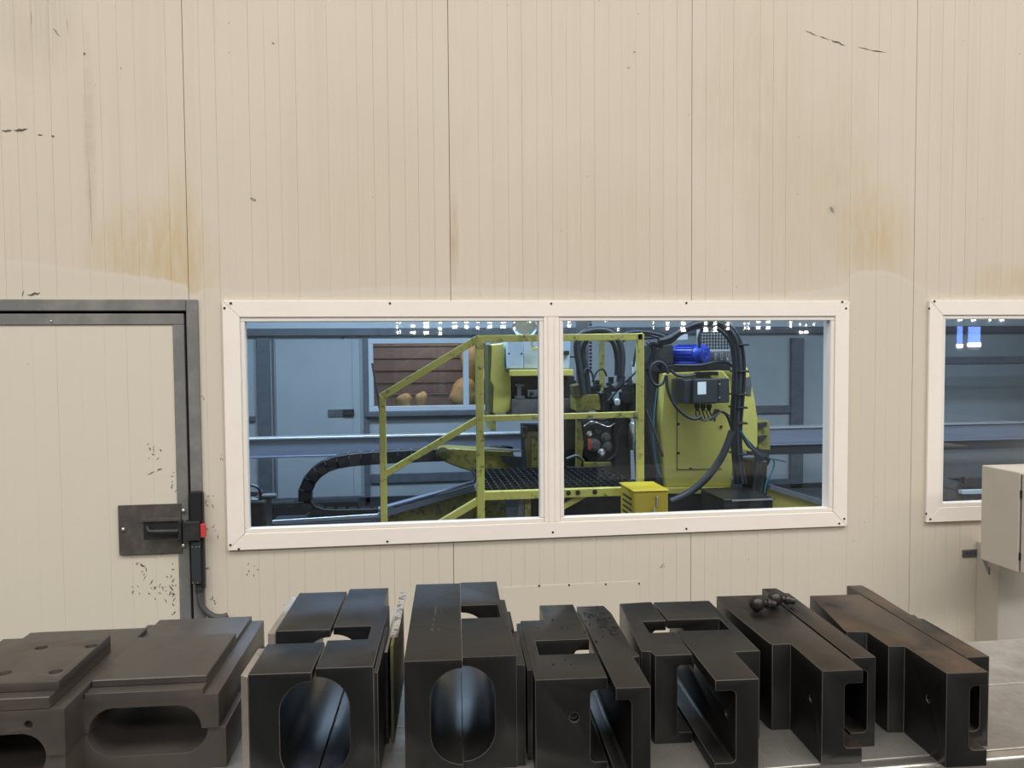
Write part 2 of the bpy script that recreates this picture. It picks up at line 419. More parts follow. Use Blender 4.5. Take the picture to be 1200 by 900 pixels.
# sheet metal patch under the window
cp = empty('cover_plate', at(670, 690, 0), label='thin beige cover sheet screwed to the wall under the large window', cat='cover plate')
a = at(588, 687.5, 0); b = at(750, 681, 0)
obj('sheet', MB().box((a.x, -.002, .30), (b.x, -.0002, (a.z+b.z)/2), .0006), 'wall_paint', cp)
sc0 = None
for px in (632, 667, 710, 749):
    c = at(px, 686.3-(px-632)*.02, -.003)
    if sc0 is None: sc0 = obj('screw', MB().lathe(c, (0, -1, 0), [(0, .0045), (.002, .0045), (.003, .002)], 8), 'screw_dark', cp)
    else: dup(sc0, c, cp)

# ------------------------------------------------------------------ windows
def window(name, x0, x1, z0, z1, mull, screws, label, glassmat='glass_tinted'):
    root = empty(name, ((x0+x1)/2, 0, z0), kind='structure', label=label)
    T = .070; YF = -.016; YB = .03
    def mitre(side):
        o = [(x0, z0), (x1, z0), (x1, z1), (x0, z1)]; i = [(x0+T, z0+T), (x1-T, z0+T), (x1-T, z1-T), (x0+T, z1-T)]
        k = (side+1) % 4; e = .0006
        q = [o[side], o[k], i[k], i[side]]
        cx = sum(p[0] for p in q)/4; cz = sum(p[1] for p in q)/4
        q = [(p[0]+(e if p[0] < cx else -e)*(side % 2 == 0), p[1]+(e if p[1] < cz else -e)*(side % 2 == 1)) for p in q]
        me = mesh_of(MB().prism(q, 1, YF, -.0003), 'frame_rail')
        bm = bmesh.new(); bm.from_mesh(me); bmesh.ops.bevel(bm, geom=bm.edges[:], offset=.0016, segments=1, affect='EDGES'); bm.to_mesh(me); bm.free()
        put('frame_rail', me, 'frame_cream', root)
    for sd in range(4): mitre(sd)
    # inner lining of the opening
    for q in ((x0+IN, x1-IN, z0+IN, z0+T), (x0+IN, x1-IN, z1-T, z1-IN), (x0+IN, x0+T, z0+T, z1-T), (x1-T, x1-IN, z0+T, z1-T)):
        obj('jamb_lining', MB().box((q[0], .0005, q[2]), (q[1], WT+.01, q[3])), 'frame_cream', root)
    bays = [(x0+T, mull[0]), (mull[1], x1-T)] if mull else [(x0+T, x1-T)]
    if mull:
        obj('mullion', MB().box((mull[0], YF+.002, z0+T), (mull[1], YB+.03, z1-T), .002), 'frame_cream', root)
        m = (mull[1]-mull[0])
        for k in (.30, .70): obj('mullion_rib', MB().box((mull[0]+m*k-.003, YF-.0025, z0+T+.002), (mull[0]+m*k+.003, YF+.0015, z1-T-.002), .001), 'frame_cream', root)
    B = .020
    for a, b in bays:
        zz0, zz1 = z0+T, z1-T
        for q in ((a, b, zz0, zz0+B), (a, b, zz1-B, zz1), (a, a+B, zz0+B, zz1-B), (b-B, b, zz0+B, zz1-B)):
            obj('glazing_bead', MB().box((q[0], YF+.006, q[2]), (q[1], YB, q[3]), .003), 'bead_white', root)
        obj('glass_pane', MB().add([(a+B, YB-.012, zz0+B), (b-B, YB-.012, zz0+B), (b-B, YB-.012, zz1-B), (a+B, YB-.012, zz1-B)], [[0, 1, 2, 3]]), glassmat, root)
    s0 = None
    for c in screws:
        if s0 is None: s0 = obj('screw', MB().lathe(c, (0, -1, 0), [(0, .0052), (.002, .0052), (.0035, .002)], 8), 'screw_dark', root)
        else: dup(s0, c, root)
    return root
ys = -.0175
mx0, mx1 = at(638.5, 480, 0).x+.0-.022+.02, at(654, 480, 0).x
sc = [at(*p, ys) for p in ((270.5, 355.3), (263, 361), (457, 355.5), (646, 355.7), (804.5, 355), (987.3, 353.8), (991.6, 361.3), (270, 638.7), (279.8, 643.6), (454, 634.7), (648, 623.8), (804.5, 619.7), (983.5, 613.6), (989.5, 608))]
ml, mr = at(637, 480, 0).x, at(655, 480, 0).x
window('window_1', *WIN, (ml+.0, mr-.0), sc, 'large two-pane viewing window with cream frame')
sc2 = [at(*p, ys) for p in ((1095, 353), (1089, 361.5), (1085.5, 602), (1090.5, 608.5))]
window('window_2', *WIN2, None, sc2, 'cream framed viewing window at the right, partly behind a cabinet')

# ------------------------------------------------------------------ door
dr = empty('door_1', (-1.4, 0, 0), kind='structure', label='beige steel-edged booth door with bolt lock')
FW = .048; x0, x1, zt = DOOR[0], DOOR[1], DOOR[3]
obj('door_frame_post', MB().box((x1-FW, -.012, 0), (x1, .06, zt-.0005), .003), 'door_steel', dr)
obj('door_frame_post', MB().box((x0, -.012, 0), (x0+FW, .06, zt-.0005), .003), 'door_steel', dr)
obj('door_frame_head', MB().box((x0+FW+.001, -.0125, zt-FW), (x1-FW-.001, .06, zt), .003), 'door_steel', dr)
gp = .011
lx0, lx1, lz1 = x0+FW+gp, x1-FW-gp, zt-FW-gp
obj('rebate', MB().box((x0+FW, .05, 0), (x1-FW, .075, zt-FW)), 'gap_black', dr)
E_ = .046
obj('leaf_stile', MB().box((lx1-E_, -.006, .02), (lx1, .045, lz1-E_-.0006), .002), 'door_steel', dr)
obj('leaf_stile', MB().box((lx0, -.006, .02), (lx0+E_, .045, lz1-E_-.0006), .002), 'door_steel', dr)
obj('leaf_top_rail', MB().box((lx0, -.006, lz1-E_), (lx1, .045, lz1), .002), 'door_steel', dr)
lf = raw('leaf_panel', ribbed(lx0+E_+.001, lx1-E_-.001, .03, lz1-E_-.001, [], .0, .088, .002, .0012, .04), 'door_paint', dr)
c = at(60, 376.5, -.008)
obj('rivet', MB().lathe(c, (0, -1, 0), [(0, .005), (.002, .004), (.003, .001)], 8), 'screw_bright', dr)
L = []
for cx, cy, n, sx, sy in ((188, 690, 16, 12, 14), (205, 668, 12, 5, 30), (205, 570, 8, 4, 25), (180, 530, 8, 10, 10), (165, 668, 5, 8, 8), (160, 690, 4, 8, 8), (205, 710, 10, 5, 20), (195, 640, 3, 8, 20)):
    for _ in range(n):
        x = cx+rs.uniform(-sx, sx); y = cy+rs.uniform(-sy, sy)
        if x > 205: x = 205-rs.uniform(0, 6)
        L.append(((x, y), (x+rs.uniform(-4, 4), y+rs.uniform(-6, 6)), rs.uniform(.7, 1.9)))
L += [((172, 557), (182, 552), 1.3), ((184, 552), (190, 549), 2), ((164, 662), (170, 664), 3)]
smears(L, 'scuff', dr, -.0006)

# bolt lock: plate, handle, block; switch body; conduit
lk = empty('bolt_lock', at(180, 620, -.01), label='dark steel plate bolt lock with a slotted handle on the beige door', cat='lock')
def P(px, py, Y=-.01): return at(px, py, Y)
def rect(px0, py0, px1, py1, Yf, Yb, bev=0):
    a = at(px0, py0, Yf); b = at(px1, py1, Yf); return MB().box((a.x, Yf, a.z), (b.x, Yb, b.z), bev)
obj('plate', rect(138, 592.5, 213.5, 648, -.012, -.0065, .001), 'lock_plate', lk)
obj('slot', rect(168, 610, 209, 631, -.0136, -.0122), 'dark_metal', lk)
obj('slot_lip', rect(166, 608.5, 212, 610.5, -.022, -.0122, .001), 'lock_plate', lk)
obj('bolt_handle', MB().tube([P(172, 617, -.035), P(174, 622.5, -.04), P(180, 623, -.042), P(209, 622.5, -.042)], .0105, 10, 4), 'dark_metal', lk, 40)
obj('bolt_guide', rect(208, 611, 213, 634, -.045, -.0122, .002), 'dark_metal', lk)
s1 = None
for px, py in ((144.5, 620.5), (215, 598.5), (215, 639.5)):
    c = at(px, py, -.012)
    mbs = MB().lathe(c, (0, -1, 0), [(0, .009), (.005, .008), (.008, .003)], 10)
    if s1 is None: s1 = obj('rivet', mbs, 'screw_bright', lk, 40)
    else: dup(s1, wpos(s1)+(c-at(144.5, 620.5, -.012)), lk)
sw = empty('safety_switch', at(231, 630, -.02), label='black safety switch with red latch on the door frame', cat='switch')
obj('upper_body', rect(222, 577, 235.5, 611.5, -.05, -.0135, .002), 'black_plastic', sw)
obj('side_rail', rect(236, 577, 240.3, 690, -.035, -.0135, .001), 'dark_grey_plastic', sw)
obj('latch_block', rect(213.6, 612, 234, 634, -.062, -.0135, .003), 'dark_metal', sw)
obj('red_latch', rect(234.4, 614.5, 240.6, 630, -.056, -.0352, .002), 'red_plastic', sw)
obj('lower_body', rect(223.5, 635, 235.5, 684.5, -.05, -.0135, .002), 'dark_grey_plastic', sw)
s1 = None
for px, py in ((225.5, 641), (230, 641), (233.5, 640.5), (226.5, 683), (231.5, 683)):
    c = at(px, py, -.0505)
    if s1 is None: s1 = obj('screw', MB().lathe(c, (0, -1, 0), [(0, .0035), (.002, .003)], 8), 'screw_bright', sw); c0 = c
    else: dup(s1, wpos(s1)+(c-c0), sw)
obj('cable_gland', MB().lathe(at(233, 684.7, -.03), (.05, 0, -1), [(0, .014), (.012, .014), (.013, .017), (.03, .017), (.031, .012), (.04, .012)], 12), 'dark_metal', sw, 40)
obj('conduit_hose', MB().tube([at(x, y, Y) for x, y, Y in ((233, 693, -.03), (234, 700, -.032), (236, 709, -.034), (242, 717, -.034), (251, 722.5, -.034), (261, 723, -.034), (267, 721, -.03))], .0135, 12, 6), 'hose_grey', 
    smooth=50, label='grey conduit hose curling from the door switch into the wall', cat='hose')

# ------------------------------------------------------------------ cabinet, bracket, column at right
YB_, YF_ = -.30, -.52
a = at(1150.5, 545, YB_); b = at(1150.5, 655, YB_); xl = a.x; xr = xl+.42; z1 = a.z; z0 = b.z
cb = empty('control_cabinet', ((xl+xr)/2, (YB_+YF_)/2, z0), label='beige wall-hung control cabinet in front of the right window', cat='cabinet')
obj('cabinet_body', MB().box((xl, YF_, z0), (xr, YB_, z1), .003), 'cabinet_paint', cb)
obj('cabinet_door', MB().box((xl+.004, YF_-.03, z0+.004), (xr-.004, YF_-.007, z1-.004), .003), 'cabinet_paint', cb)
obj('door_seal', MB().box((xl+.008, YF_-.007, z0+.008), (xr-.008, YF_, z1-.008)), 'gap_black', cb)
for zz in (z0+.07, z1-.09): obj('hinge', MB().box((xl+.001, YF_-.012, zz-.016), (xl+.0085, YF_-.001, zz+.016), .001), 'gap_black', cb)
a = at(1128, 644.5, -.003); b = at(1146, 652, -.003)
br = empty('wall_bracket', (a.x, -.002, b.z), label='grey slotted bracket carrying the control cabinet', cat='bracket')
obj('wall_flange', MB().box((a.x, -.006, b.z), (b.x+.02, -.0005, a.z), .0008), 'grey_metal', br)
obj('arm', MB().bar((b.x+.02, -.004, (a.z+b.z)/2), (xl+.05, YB_+.004, (a.z+b.z)/2), .006, a.z-b.z, (0, 0, 1)), 'grey_metal', br)
for k in (.25, .5, .75): obj('slot_hole', MB().box((a.x+(b.x-a.x)*k-.006, -.0068, (a.z+b.z)/2-.002), (a.x+(b.x-a.x)*k+.006, -.006, (a.z+b.z)/2+.003)), 'screw_dark', br)
cx = at(1170, 700, -.15).x
obj('trim_1', MB().box((cx, -.15, 0), (cx+.30, -.0005, .80), .004), 'column_paint', kind='structure', label='pale beige boxed column below the control cabinet')

# ------------------------------------------------------------------ hall behind the camera (seen only mirrored in the glass)
FY = -18.0
hw = empty('wall_front', (0, FY, 0), kind='structure', label='far hall wall with lit glazing')
obj('hall_cladding', MB().box((-16, FY-.3, 0), (24, FY-.05, 8)), 'hall_grey', hw)
def lit(px, py, wpx, hpx, mat='pane_lit'):
    p = at(px, py, -FY); s = S(-FY)
    obj('pane', MB().box((p.x-wpx*s/2, FY-.045, p.z-hpx*s/2), (p.x+wpx*s/2, FY-.01, p.z+hpx*s/2)), mat, hw)
for x, yy, wd in ((465.5, (378, 383, 389.5), 1.6), (469, (378, 389), 1.4), (484, (382, 389.5), 5.5), (499.5, (378, 382.5, 390), 6), (516, (378, 385, 391), 3.6), (533, (377.5, 383), 6), (547, (377.5, 383), 4.5), (560, (377, 384), 3.6), (574, (377.5, 383), 5),
    (590, (377, 383), 5.5), (603, (377.5, 385), 2), (621, (376.5,), 4), (667.5, (377, 382), 3.5), (711, (375.5,), 5), (725, (375.5, 386), 2.4), (766.5, (378, 384), 1.0), (783, (374.5, 379, 385), 4), (801.5, (374.5, 379), 5), (828, (374.5, 379), 4), (839, (374.5, 379), 3.6),
    (854, (375, 379.5, 385), 3.2), (874, (379, 384.5), 1.6), (878.3, (379, 384.5), 1.6), (890, (377, 384), 4.6), (901.5, (377, 384), 4.8), (928, (378, 382), 2.2), (939, (380,), 1.4), (946, (381,), 1.8), (955, (380,), 1.6)):
    for k, y in enumerate(yy): lit(x, y, wd*(1 if k else .95), 3.6 if k else 2.4)
for x, wd, h in ((801.5, 5.4, 5.5), (828, 4.6, 5.5), (839, 4, 5.5)): lit(x, 386, wd, h)
for x in (940, 946): lit(x, 389.3, 4, 3)
for x, y, wd, h in ((1126.5, 392.5, 6.6, 22), (1143.5, 392, 16, 20)):
    lit(x, y, wd, h, 'pane_sky'); lit(x, y+h/2+2, wd+.8, 4.5)
for x, wd in ((1126.5, 5), (1142.5, 5), (1162, 1.4), (1176, 4)): lit(x, 374, wd, 4)

# ================================================================== BOOTH
BY = 5.2
bw = empty('wall_booth', (1.5, BY, 0), kind='structure', label='grey back wall of the machine booth')
wa, wb = at(431, 397, BY), at(575, 480, BY)
zc = at(600, 391, BY).z
WO = (wa.x+.05, wb.x-.05, wb.z+.05, wa.z-.05)
X0, X1 = -4.0, 8.5
for q in ((X0, WO[0], 0, 3.4), (WO[1], X1, 0, 3.4), (WO[0], WO[1], 0, WO[2]), (WO[0], WO[1], WO[3], 3.4)):
    obj('wall_sheet', MB().box((q[0], BY, q[2]), (q[1], BY+.08, q[3])), 'booth_wall', bw)
obj('wall_left', MB().box((X0-.08, .09, 0), (X0, BY+.08, 3.4)), 'booth_wall', kind='structure', label='left booth wall')
obj('wall_right', MB().box((X1, .09, 0), (X1+.08, BY+.08, 3.4)), 'booth_wall', kind='structure', label='right booth wall')
obj('ceiling_booth', MB().box((X0, .09, 3.4), (X1, BY+.08, 3.48)), 'booth_wall', kind='structure', label='booth ceiling')
obj('baseboard_booth', MB().box((X0, BY-.05, 0), (X1, BY-.001, .16)), 'beam_dark', kind='structure', label='dark booth skirting')
def wrect(name, x0, y0, x1, y1, mat, parent, t=.05, Y=BY):
    a = at(x0, y0, Y-t); b = at(x1, y1, Y-t); return obj(name, MB().box((a.x, Y-t, a.z), (b.x, Y-.001, b.z), .004), mat, parent)
ca = at(290, 390, BY-.06)
obj('cap_rail', MB().box((X0, BY-.06, ca.z-.035), (X1, BY-.001, ca.z+.04), .005), 'booth_post', bw)
obj('top_band', MB().box((X0, BY-.03, ca.z+.041), (X1, BY-.001, 3.0), .004), 'booth_cap', bw)
for x0, x1 in ((300, 319), (425, 434), (928, 941), (1060, 1072)): wrect('post', x0, 396, x1, 592, 'booth_post', bw, .05)
wrect('post', 400, 395, 405, 480, 'booth_post', bw, .012)
wrect('panel_rail', 872, 476, 927.5, 484, 'booth_post', bw, .035); wrect('panel_rail', 872, 563, 927.5, 570, 'booth_post', bw, .035)
wrect('panel_rail', 292, 488, 299, 494, 'booth_post', bw, .035); wrect('panel_rail', 435, 556, 600, 562, 'booth_post', bw, .03)
# second door in the booth wall
bd = empty('door_2', at(372, 590, BY), kind='structure', label='grey door in the back wall of the booth')
wrect('leaf', 322, 398, 424, 585, 'booth_wall', bd, .02)
a = at(325, 590, BY)
for q in ((320, 396, 322, 588), (412, 400, 415, 586)): wrect('edge', *q, 'booth_post', bd, .026)
wrect('threshold', 322, 584, 424, 590, 'booth_post', bd, .03)
wrect('lock_plate', 384, 480, 404, 489, 'grey_metal', bd, .03); wrect('latch', 402, 480, 415, 487.5, 'dark_metal', bd, .055)
# interior window, shutter and sacks beyond it
w3 = empty('window_3', ((wa.x+wb.x)/2, BY, wb.z), kind='structure', label='framed window in the booth back wall with brown shutter behind')
fw = .055
for q in ((wa.x, wb.x, wa.z-fw, wa.z), (wa.x, wb.x, wb.z, wb.z+fw), (wa.x, wa.x+fw, wb.z+fw, wa.z-fw), (wb.x-fw, wb.x, wb.z+fw, wa.z-fw)):
    obj('frame_rail', MB().box((q[0], BY-.035, q[2]), (q[1], BY+.05, q[3]), .004), 'booth_cap', w3)
p0 = at(546, 440, BY); obj('glazing_bar', MB().box((p0.x-.03, BY-.02, wb.z+fw), (p0.x+.03, BY+.04, wa.z-fw), .003), 'booth_cap', w3)
obj('sill', MB().box((wa.x-.03, BY-.09, wb.z-.05), (wb.x+.03, BY-.002, wb.z-.003), .004), 'booth_post', w3)
obj('glass_pane', MB().add([(wa.x+fw, BY+.02, wb.z+fw), (wb.x-fw, BY+.02, wb.z+fw), (wb.x-fw, BY+.02, wa.z-fw), (wa.x+fw, BY+.02, wa.z-fw)], [[0, 1, 2, 3]]), 'glass_clear', w3)
sh = empty('roller_shutter', (wa.x+.6, BY+1.2, .6), label='brown slatted roller shutter behind the inner window', cat='shutter')
z = .005
while z < wa.z+.3:
    obj('slat', MB().box((wa.x-.3, BY+1.2, z+.006), (wb.x+.6, BY+1.24, z+.145), .004), 'shutter_brown', sh)
    obj('slat_edge', MB().box((wa.x-.3, BY+1.185, z-.004), (wb.x+.6, BY+1.23, z+.004)), 'shutter_edge', sh); z += .15
obj('wall_annex', MB().box((wa.x-1.2, BY+1.3, 0), (wb.x+1.2, BY+1.35, 3.4)), 'booth_wall', kind='structure', label='wall beyond the inner window')
area('annex_light', ((wa.x+wb.x)/2, BY+.55, 2.7), 1.2, .3, 22, (1, .88, .82))
def lump(name, c, rx, ry, rz, mat, seed, **kw):
    bm = bmesh.new(); bmesh.ops.create_icosphere(bm, subdivisions=3, radius=1); r_ = random.Random(seed); ph = [r_.uniform(0, 6) for _ in range(6)]
    for v in bm.verts:
        n = v.co.normalized(); k = 1+.10*math.sin(4*n.x+ph[0])+.08*math.sin(5*n.z+ph[1])+.06*math.sin(7*n.y+ph[2]+3*n.x)
        v.co = Vector((n.x*rx*k, n.y*ry*k, max(n.z*rz*k, -rz*.8)))+Vector(c)
    me = bpy.data.meshes.new(name); bm.to_mesh(me); bm.free(); shade(me, 60); return tag(put(name, me, mat), **kw)
zt = at(480, 478, BY+.8).z
lump('sack', at(474, 471, BY+.8), .10, .10, .10, 'sack_orange', 1, label='small orange sack at the left behind the inner window', cat='sack')
lump('sack', at(494, 470, BY+.8), .07, .09, .12, 'sack_orange', 2, label='upright narrow orange sack in the middle of the inner window', cat='sack')
lump('sack', at(545, 463, BY+.8), .20, .12, .18, 'sack_orange', 3, label='large orange sack heap at the right behind the inner window', cat='sack')
lump('sack', at(556, 425, BY+.95), .17, .10, .32, 'sack_orange', 4, label='tall orange sack standing at the right edge of the inner window', cat='sack')
obj('shelf', MB().box((wa.x-.2, BY+.55, zt-.09), (wb.x+.4, BY+1.15, zt-.04), .004), 'grey_metal', None, label='grey shelf carrying orange sacks behind the inner window', cat='shelf')

# ---- long beam across the booth
BE = 3.7
ba = at(290, 513, BE); bb = at(640, 506, BE); zt = (ba.z+bb.z)/2; hb = 21*S(BE)
lb = empty('gantry_beam', (1.5, BE, 0), label='long blue grey gantry beam running through the booth', cat='beam')
obj('web', MB().box((-3.6, BE, zt-hb), (8.2, BE+.12, zt-.022), .004), 'beam_blue', lb)
obj('top_rail', MB().box((-3.6, BE-.02, zt-.02), (8.2, BE+.12, zt), .004), 'beam_top', lb)
obj('bottom_flange', MB().box((-3.6, BE-.012, zt-hb-.02), (8.2, BE+.12, zt-hb-.001), .003), 'beam_blue', lb)
xr0 = at(880, 520, BE).x
obj('lower_guide', MB().box((xr0, BE+.01, zt-hb-.11), (8.2, BE+.10, zt-hb-.022)), 'beam_dark', lb)
for x in (-3.2, 1.4, 7.9): obj('leg', MB().box((x, BE+.02, 0), (x+.09, BE+.11, zt-hb-.12)), 'booth_post', lb)

# ---- drag chain
CY = 3.0
path = catmull([at(x, y, CY) for x, y in ((600, 531), (560, 532), (500, 534), (440, 537), (400, 541), (379, 548), (365, 560), (357.5, 575), (357, 589), (364, 599), (380, 604), (420, 604), (470, 602), (540, 599))], 16)
dc = empty('drag_chain', at(400, 604, CY), label='black cable drag chain looped over on itself', cat='cable chain')
step = .088; acc = 0; pts = [path[0]]
for a, b in zip(path, path[1:]):
    acc += (b-a).length
    if acc >= step: pts.append(b); acc = 0
hh = 15*S(CY)
lm = MB().box((-step*.66, -.0, -hh/2), (step*.66, .014, hh/2), .008).box((-step*.50, .10, -hh/2+.004), (step*.50, .116, hh/2-.004), .006).box((-.028, .014, -hh/2), (.028, .10, -hh/2+.012)).box((-.028, .014, hh/2-.012), (.028, .10, hh/2))
bmx = MB().box((-.004, -.006, -hh/2-.004), (.004, .11, -hh/2+.004)).box((-.004, -.002, -hh/2), (.004, .0, -hh/2+hh*.4))
lme = mesh_of(lm, 'link'); lme.materials.append(M['chain_black']); bme = mesh_of(bmx, 'crossbar'); bme.materials.append(M['chain_bar'])
for a, b in zip(pts, pts[1:]):
    c = (a+b)/2; d = b-a; ang = -math.atan2(d.z, d.x)
    o = bpy.data.objects.new('link', lme); COL.objects.link(o); o.parent = dc; o.location = c-dc.location; o.rotation_euler = (0, ang, 0)
    q = bpy.data.objects.new('crossbar', bme); COL.objects.link(q); q.parent = o; q.location = (step*.5, 0, 0)
tr = empty('chain_tray', at(380, 612, CY), label='pale steel tray under the cable drag chain with an upswept end', cat='tray')
ta, tb, tc_ = at(318, 612, CY-.1), at(444, 604, CY-.1), at(556, 572, CY-.1)
obj('tray_floor', MB().box((ta.x, CY-.12, ta.z-.05), (tb.x, CY+.2, tb.z-.035), .003), 'beam_dark', tr)
obj('tray_lip', MB().bar(ta, tb, .03, .02, bev=.003), 'beam_top', tr)
obj('chute_edge', MB().bar(tb, tc_, .05, .03, bev=.004), 'beam_blue', tr)
obj('chute_rail', MB().bar(tb+Vector((0, .02, .05)), tc_+Vector((0, .02, .045)), .02, .08, bev=.004), 'beam_blue', tr)
obj('chute_side', MB().prism([(tb.x, tb.z-.03), (tc_.x, tc_.z-.03), (tc_.x+.25, tc_.z-.05), (tc_.x+.3, 0), (tb.x, 0)], 1, CY-.06, CY+.1), 'yellow_dirty', tr)

# ---- loose small machinery bottom left
lp = empty('pump_unit', at(303, 600, 2.3), label='small dark pump unit with cables at the bottom left of the large window', cat='pump')
obj('housing', MB().box(at(286, 588, 2.25), Vector((at(312, 640, 2.25).x, 2.55, 0)), .02, 2), 'dark_metal', lp)
obj('cap', MB().lathe(at(300, 588, 2.4), (0, 0, 1), [(0, .09), (.03, .09), (.05, .05), (.08, .05)], 16), 'grey_metal', lp, 40)
obj('pipe', MB().tube([at(298, 586, 2.35), at(310, 582, 2.35), at(322, 581, 2.4)], .022, 8, 4), 'grey_metal', lp, 50)
obj('loop_cable', MB().tube([at(x, y, 2.3) for x, y in ((286, 573), (296, 569), (304, 574), (305, 584), (301, 590))], .010, 6, 5), 'hose_black', lp, 50)
for i in range(10):
    obj('spring_coil', MB().lathe(at(318+i*2.6, 591-i*.15, 2.6), (1, .1, 0), [(0, .018), (.006, .026), (.012, .018)], 8), 'grey_metal', lp)
dg = obj('floor_duct', MB().box(at(300, 592, 3.9), at(420, 640, 3.9)+Vector((0, .25, 0)), .01), 'beam_dark', label='low dark floor duct behind the drag chain', cat='duct')

# ---- yellow guard railing and platform
RY = 1.5; tw = 8.2*S(RY)
gr = empty('guard_railing', at(600, 640, RY), label='yellow square tube guard railing with sloped stair section', cat='railing')
def rail(name, p, q, w=tw, mat='yellow_rail', par=None, Y=RY, Y2=None):
    return obj(name, MB().bar(at(*p, Y), at(*q, Y2 or Y), w, w, bev=.003), mat, par or gr)
def post(px, ytop, zb, w=tw, Y=RY, mat='yellow_rail', par=None, pyb=None):
    t = at(px, ytop, Y); return obj('post', MB().bar((t.x, Y, zb), t, w, w, bev=.003), mat, par or gr)
post(448, 463, 0, tw*.95); post(561.5, 394, 0, tw*1.08); post(750, 391, .75)
rail('sloped_top_rail', (447, 465), (560, 397)); rail('top_rail', (560, 397), (752, 394.5))
rail('sloped_mid_rail', (449, 557), (560, 491.5), tw*.9); rail('mid_rail', (564, 490.5), (748, 485.5), tw*.85)
rail('stair_stringer', (500, 623), (560, 587), tw); 
obj('kick_strip', MB().bar(at(445, 480, RY), at(436, 425, RY-.05), .012, .03), 'booth_post', gr)
pf = empty('work_platform', at(655, 640, RY), label='raised work platform with dark grating and yellow edge', cat='platform')
pa, pb = at(565, 582, RY), at(752, 573, RY)
zp = (pa.z+pb.z)/2
obj('edge_beam', MB().box((pa.x, RY-.02, zp-.03), (pb.x, RY+.03, zp+.025), .003), 'yellow_rail', pf)
for i in range(22):       # grating bars
    t = pa.x+.02+(pb.x-pa.x-.04)*i/21
    obj('grating_bar', MB().box((t-.004, RY+.032, zp), (t+.004, RY+.95, zp+.03)), 'dark_metal', pf)
for i in range(9):
    y = RY+.08+i*.1; obj('grating_cross_bar', MB().box((pa.x+.02, y-.004, zp+.004), (pb.x-.02, y+.004, zp+.034)), 'dark_metal', pf)
obj('tread_sheet', MB().box((pa.x+.02, RY+.032, zp-.012), (pb.x-.02, RY+.95, zp-.004)), 'dark_metal', pf)
for px in (610, 618): 
    t = at(px, 600, RY+.1); obj('leg', MB().box((t.x-.02, RY+.08, 0), (t.x+.02, RY+.12, zp-.035)), 'grey_metal' if px == 610 else 'yellow_dirty', pf)
obj('brace', MB().bar(at(640, 604, RY+.06), at(690, 577, RY+.06), tw*.8, .03), 'yellow_rail', pf)
t = at(749, 590, RY); obj('leg', MB().box((t.x-.03, RY, 0), (t.x+.02, RY+.04, zp-.035)), 'yellow_dirty', pf)
s1 = None
for px in (666, 677, 697):
    c = at(px, 577.5-(px-666)*.04, RY-.02)
    m_ = MB().lathe(c, (0, -1, 0), [(0, .016), (.012, .016), (.012, .008), (.03, .008)], 6)
    if s1 is None: s1 = obj('bolt', m_, 'dark_metal', pf); c0 = c
    else: dup(s1, wpos(s1)+(c-c0), pf)
t0 = at(752, 605, 2.6); t1 = at(600, 560, 2.6)
obj('machine_plinth', MB().box((t1.x+.12, 2.55, 0), (t0.x-.12, 3.15, .62), .01), 'dark_metal', label='dark low machine plinth behind the work platform', cat='plinth')

# ---- press (machine behind the mullion)
PY = 2.75
pr = empty('forming_press', at(620, 600, PY), label='yellow forming press with light blue cabinet behind the railing', cat='press')
def slab(name, poly, Y, d, mat, par, bev=0):
    P_ = [at(x, y, Y) for x, y in poly]; me = mesh_of(MB().prism([(p.x, p.z) for p in P_], 1, Y, Y+d), name)
    if bev:
        bm = bmesh.new(); bm.from_mesh(me); bmesh.ops.bevel(bm, geom=bm.edges[:], offset=bev, segments=1, affect='EDGES'); bm.to_mesh(me); bm.free()
    return put(name, me, mat, par)
slab('side_plate', [(576, 404), (590, 402), (592, 434), (599, 440), (599, 480), (589, 486), (577, 484), (578, 452), (574, 446)], PY, .5, 'yellow_body', pr, .006)
slab('side_plate_edge', [(572, 404), (575.5, 404), (573.5, 446), (577.5, 452), (576.5, 484), (573, 484), (572, 446)], PY-.03, .3, 'olive', pr)
slab('lower_plate', [(575, 486), (581, 486), (581, 505), (575, 505)], PY, .3, 'yellow_dirty', pr)
slab('cabinet_left', [(595, 398), (613, 398), (613, 432), (595, 432)], PY-.1, .4, 'cabinet_lightblue', pr, .006)
slab('cabinet_front', [(613.3, 397), (650, 397), (650, 432), (613.3, 432)], PY-.02, .4, 'booth_cap', pr, .006)
slab('cabinet_corner', [(652, 397), (669, 397), (667, 432), (652, 432)], PY-.06, .3, 'cabinet_lightblue', pr, .004)
slab('yellow_crossbeam', [(598, 433.5), (672, 433), (672, 440.5), (599, 441)], PY-.14, .35, 'yellow_body', pr, .005)
slab('head_recess', [(600, 441.3), (673, 441), (675, 490), (600, 490)], PY+.02, .4, 'dark_metal', pr)
slab('head_band', [(600.5, 468), (668, 467), (668, 486), (600.5, 486)], PY-.08, .09, 'grey_metal', pr, .004)
slab('head_bracket', [(604, 450), (614, 450), (614, 453), (611, 453), (611, 464), (615, 464), (615, 467), (604, 467), (604, 464), (606.5, 464), (606.5, 453), (604, 453)], PY-.06, .07, 'grey_metal', pr)
slab('nozzle_bar', [(618, 457), (642, 456.5), (642, 466), (618, 466)], PY-.07, .08, 'grey_metal', pr, .004)
for px in (623, 633): obj('nozzle', MB().lathe(at(px, 461.3, PY-.07), (0, -1, 0), [(0, .014), (.02, .014), (.02, .007), (.04, .007)], 10), 'dark_metal', pr)
for px in (596.5, 611.5): obj('cabinet_screw', MB().lathe(at(px, 414.5, PY-.1), (0, -1, 0), [(0, .008), (.006, .006)], 8), 'screw_dark', pr)
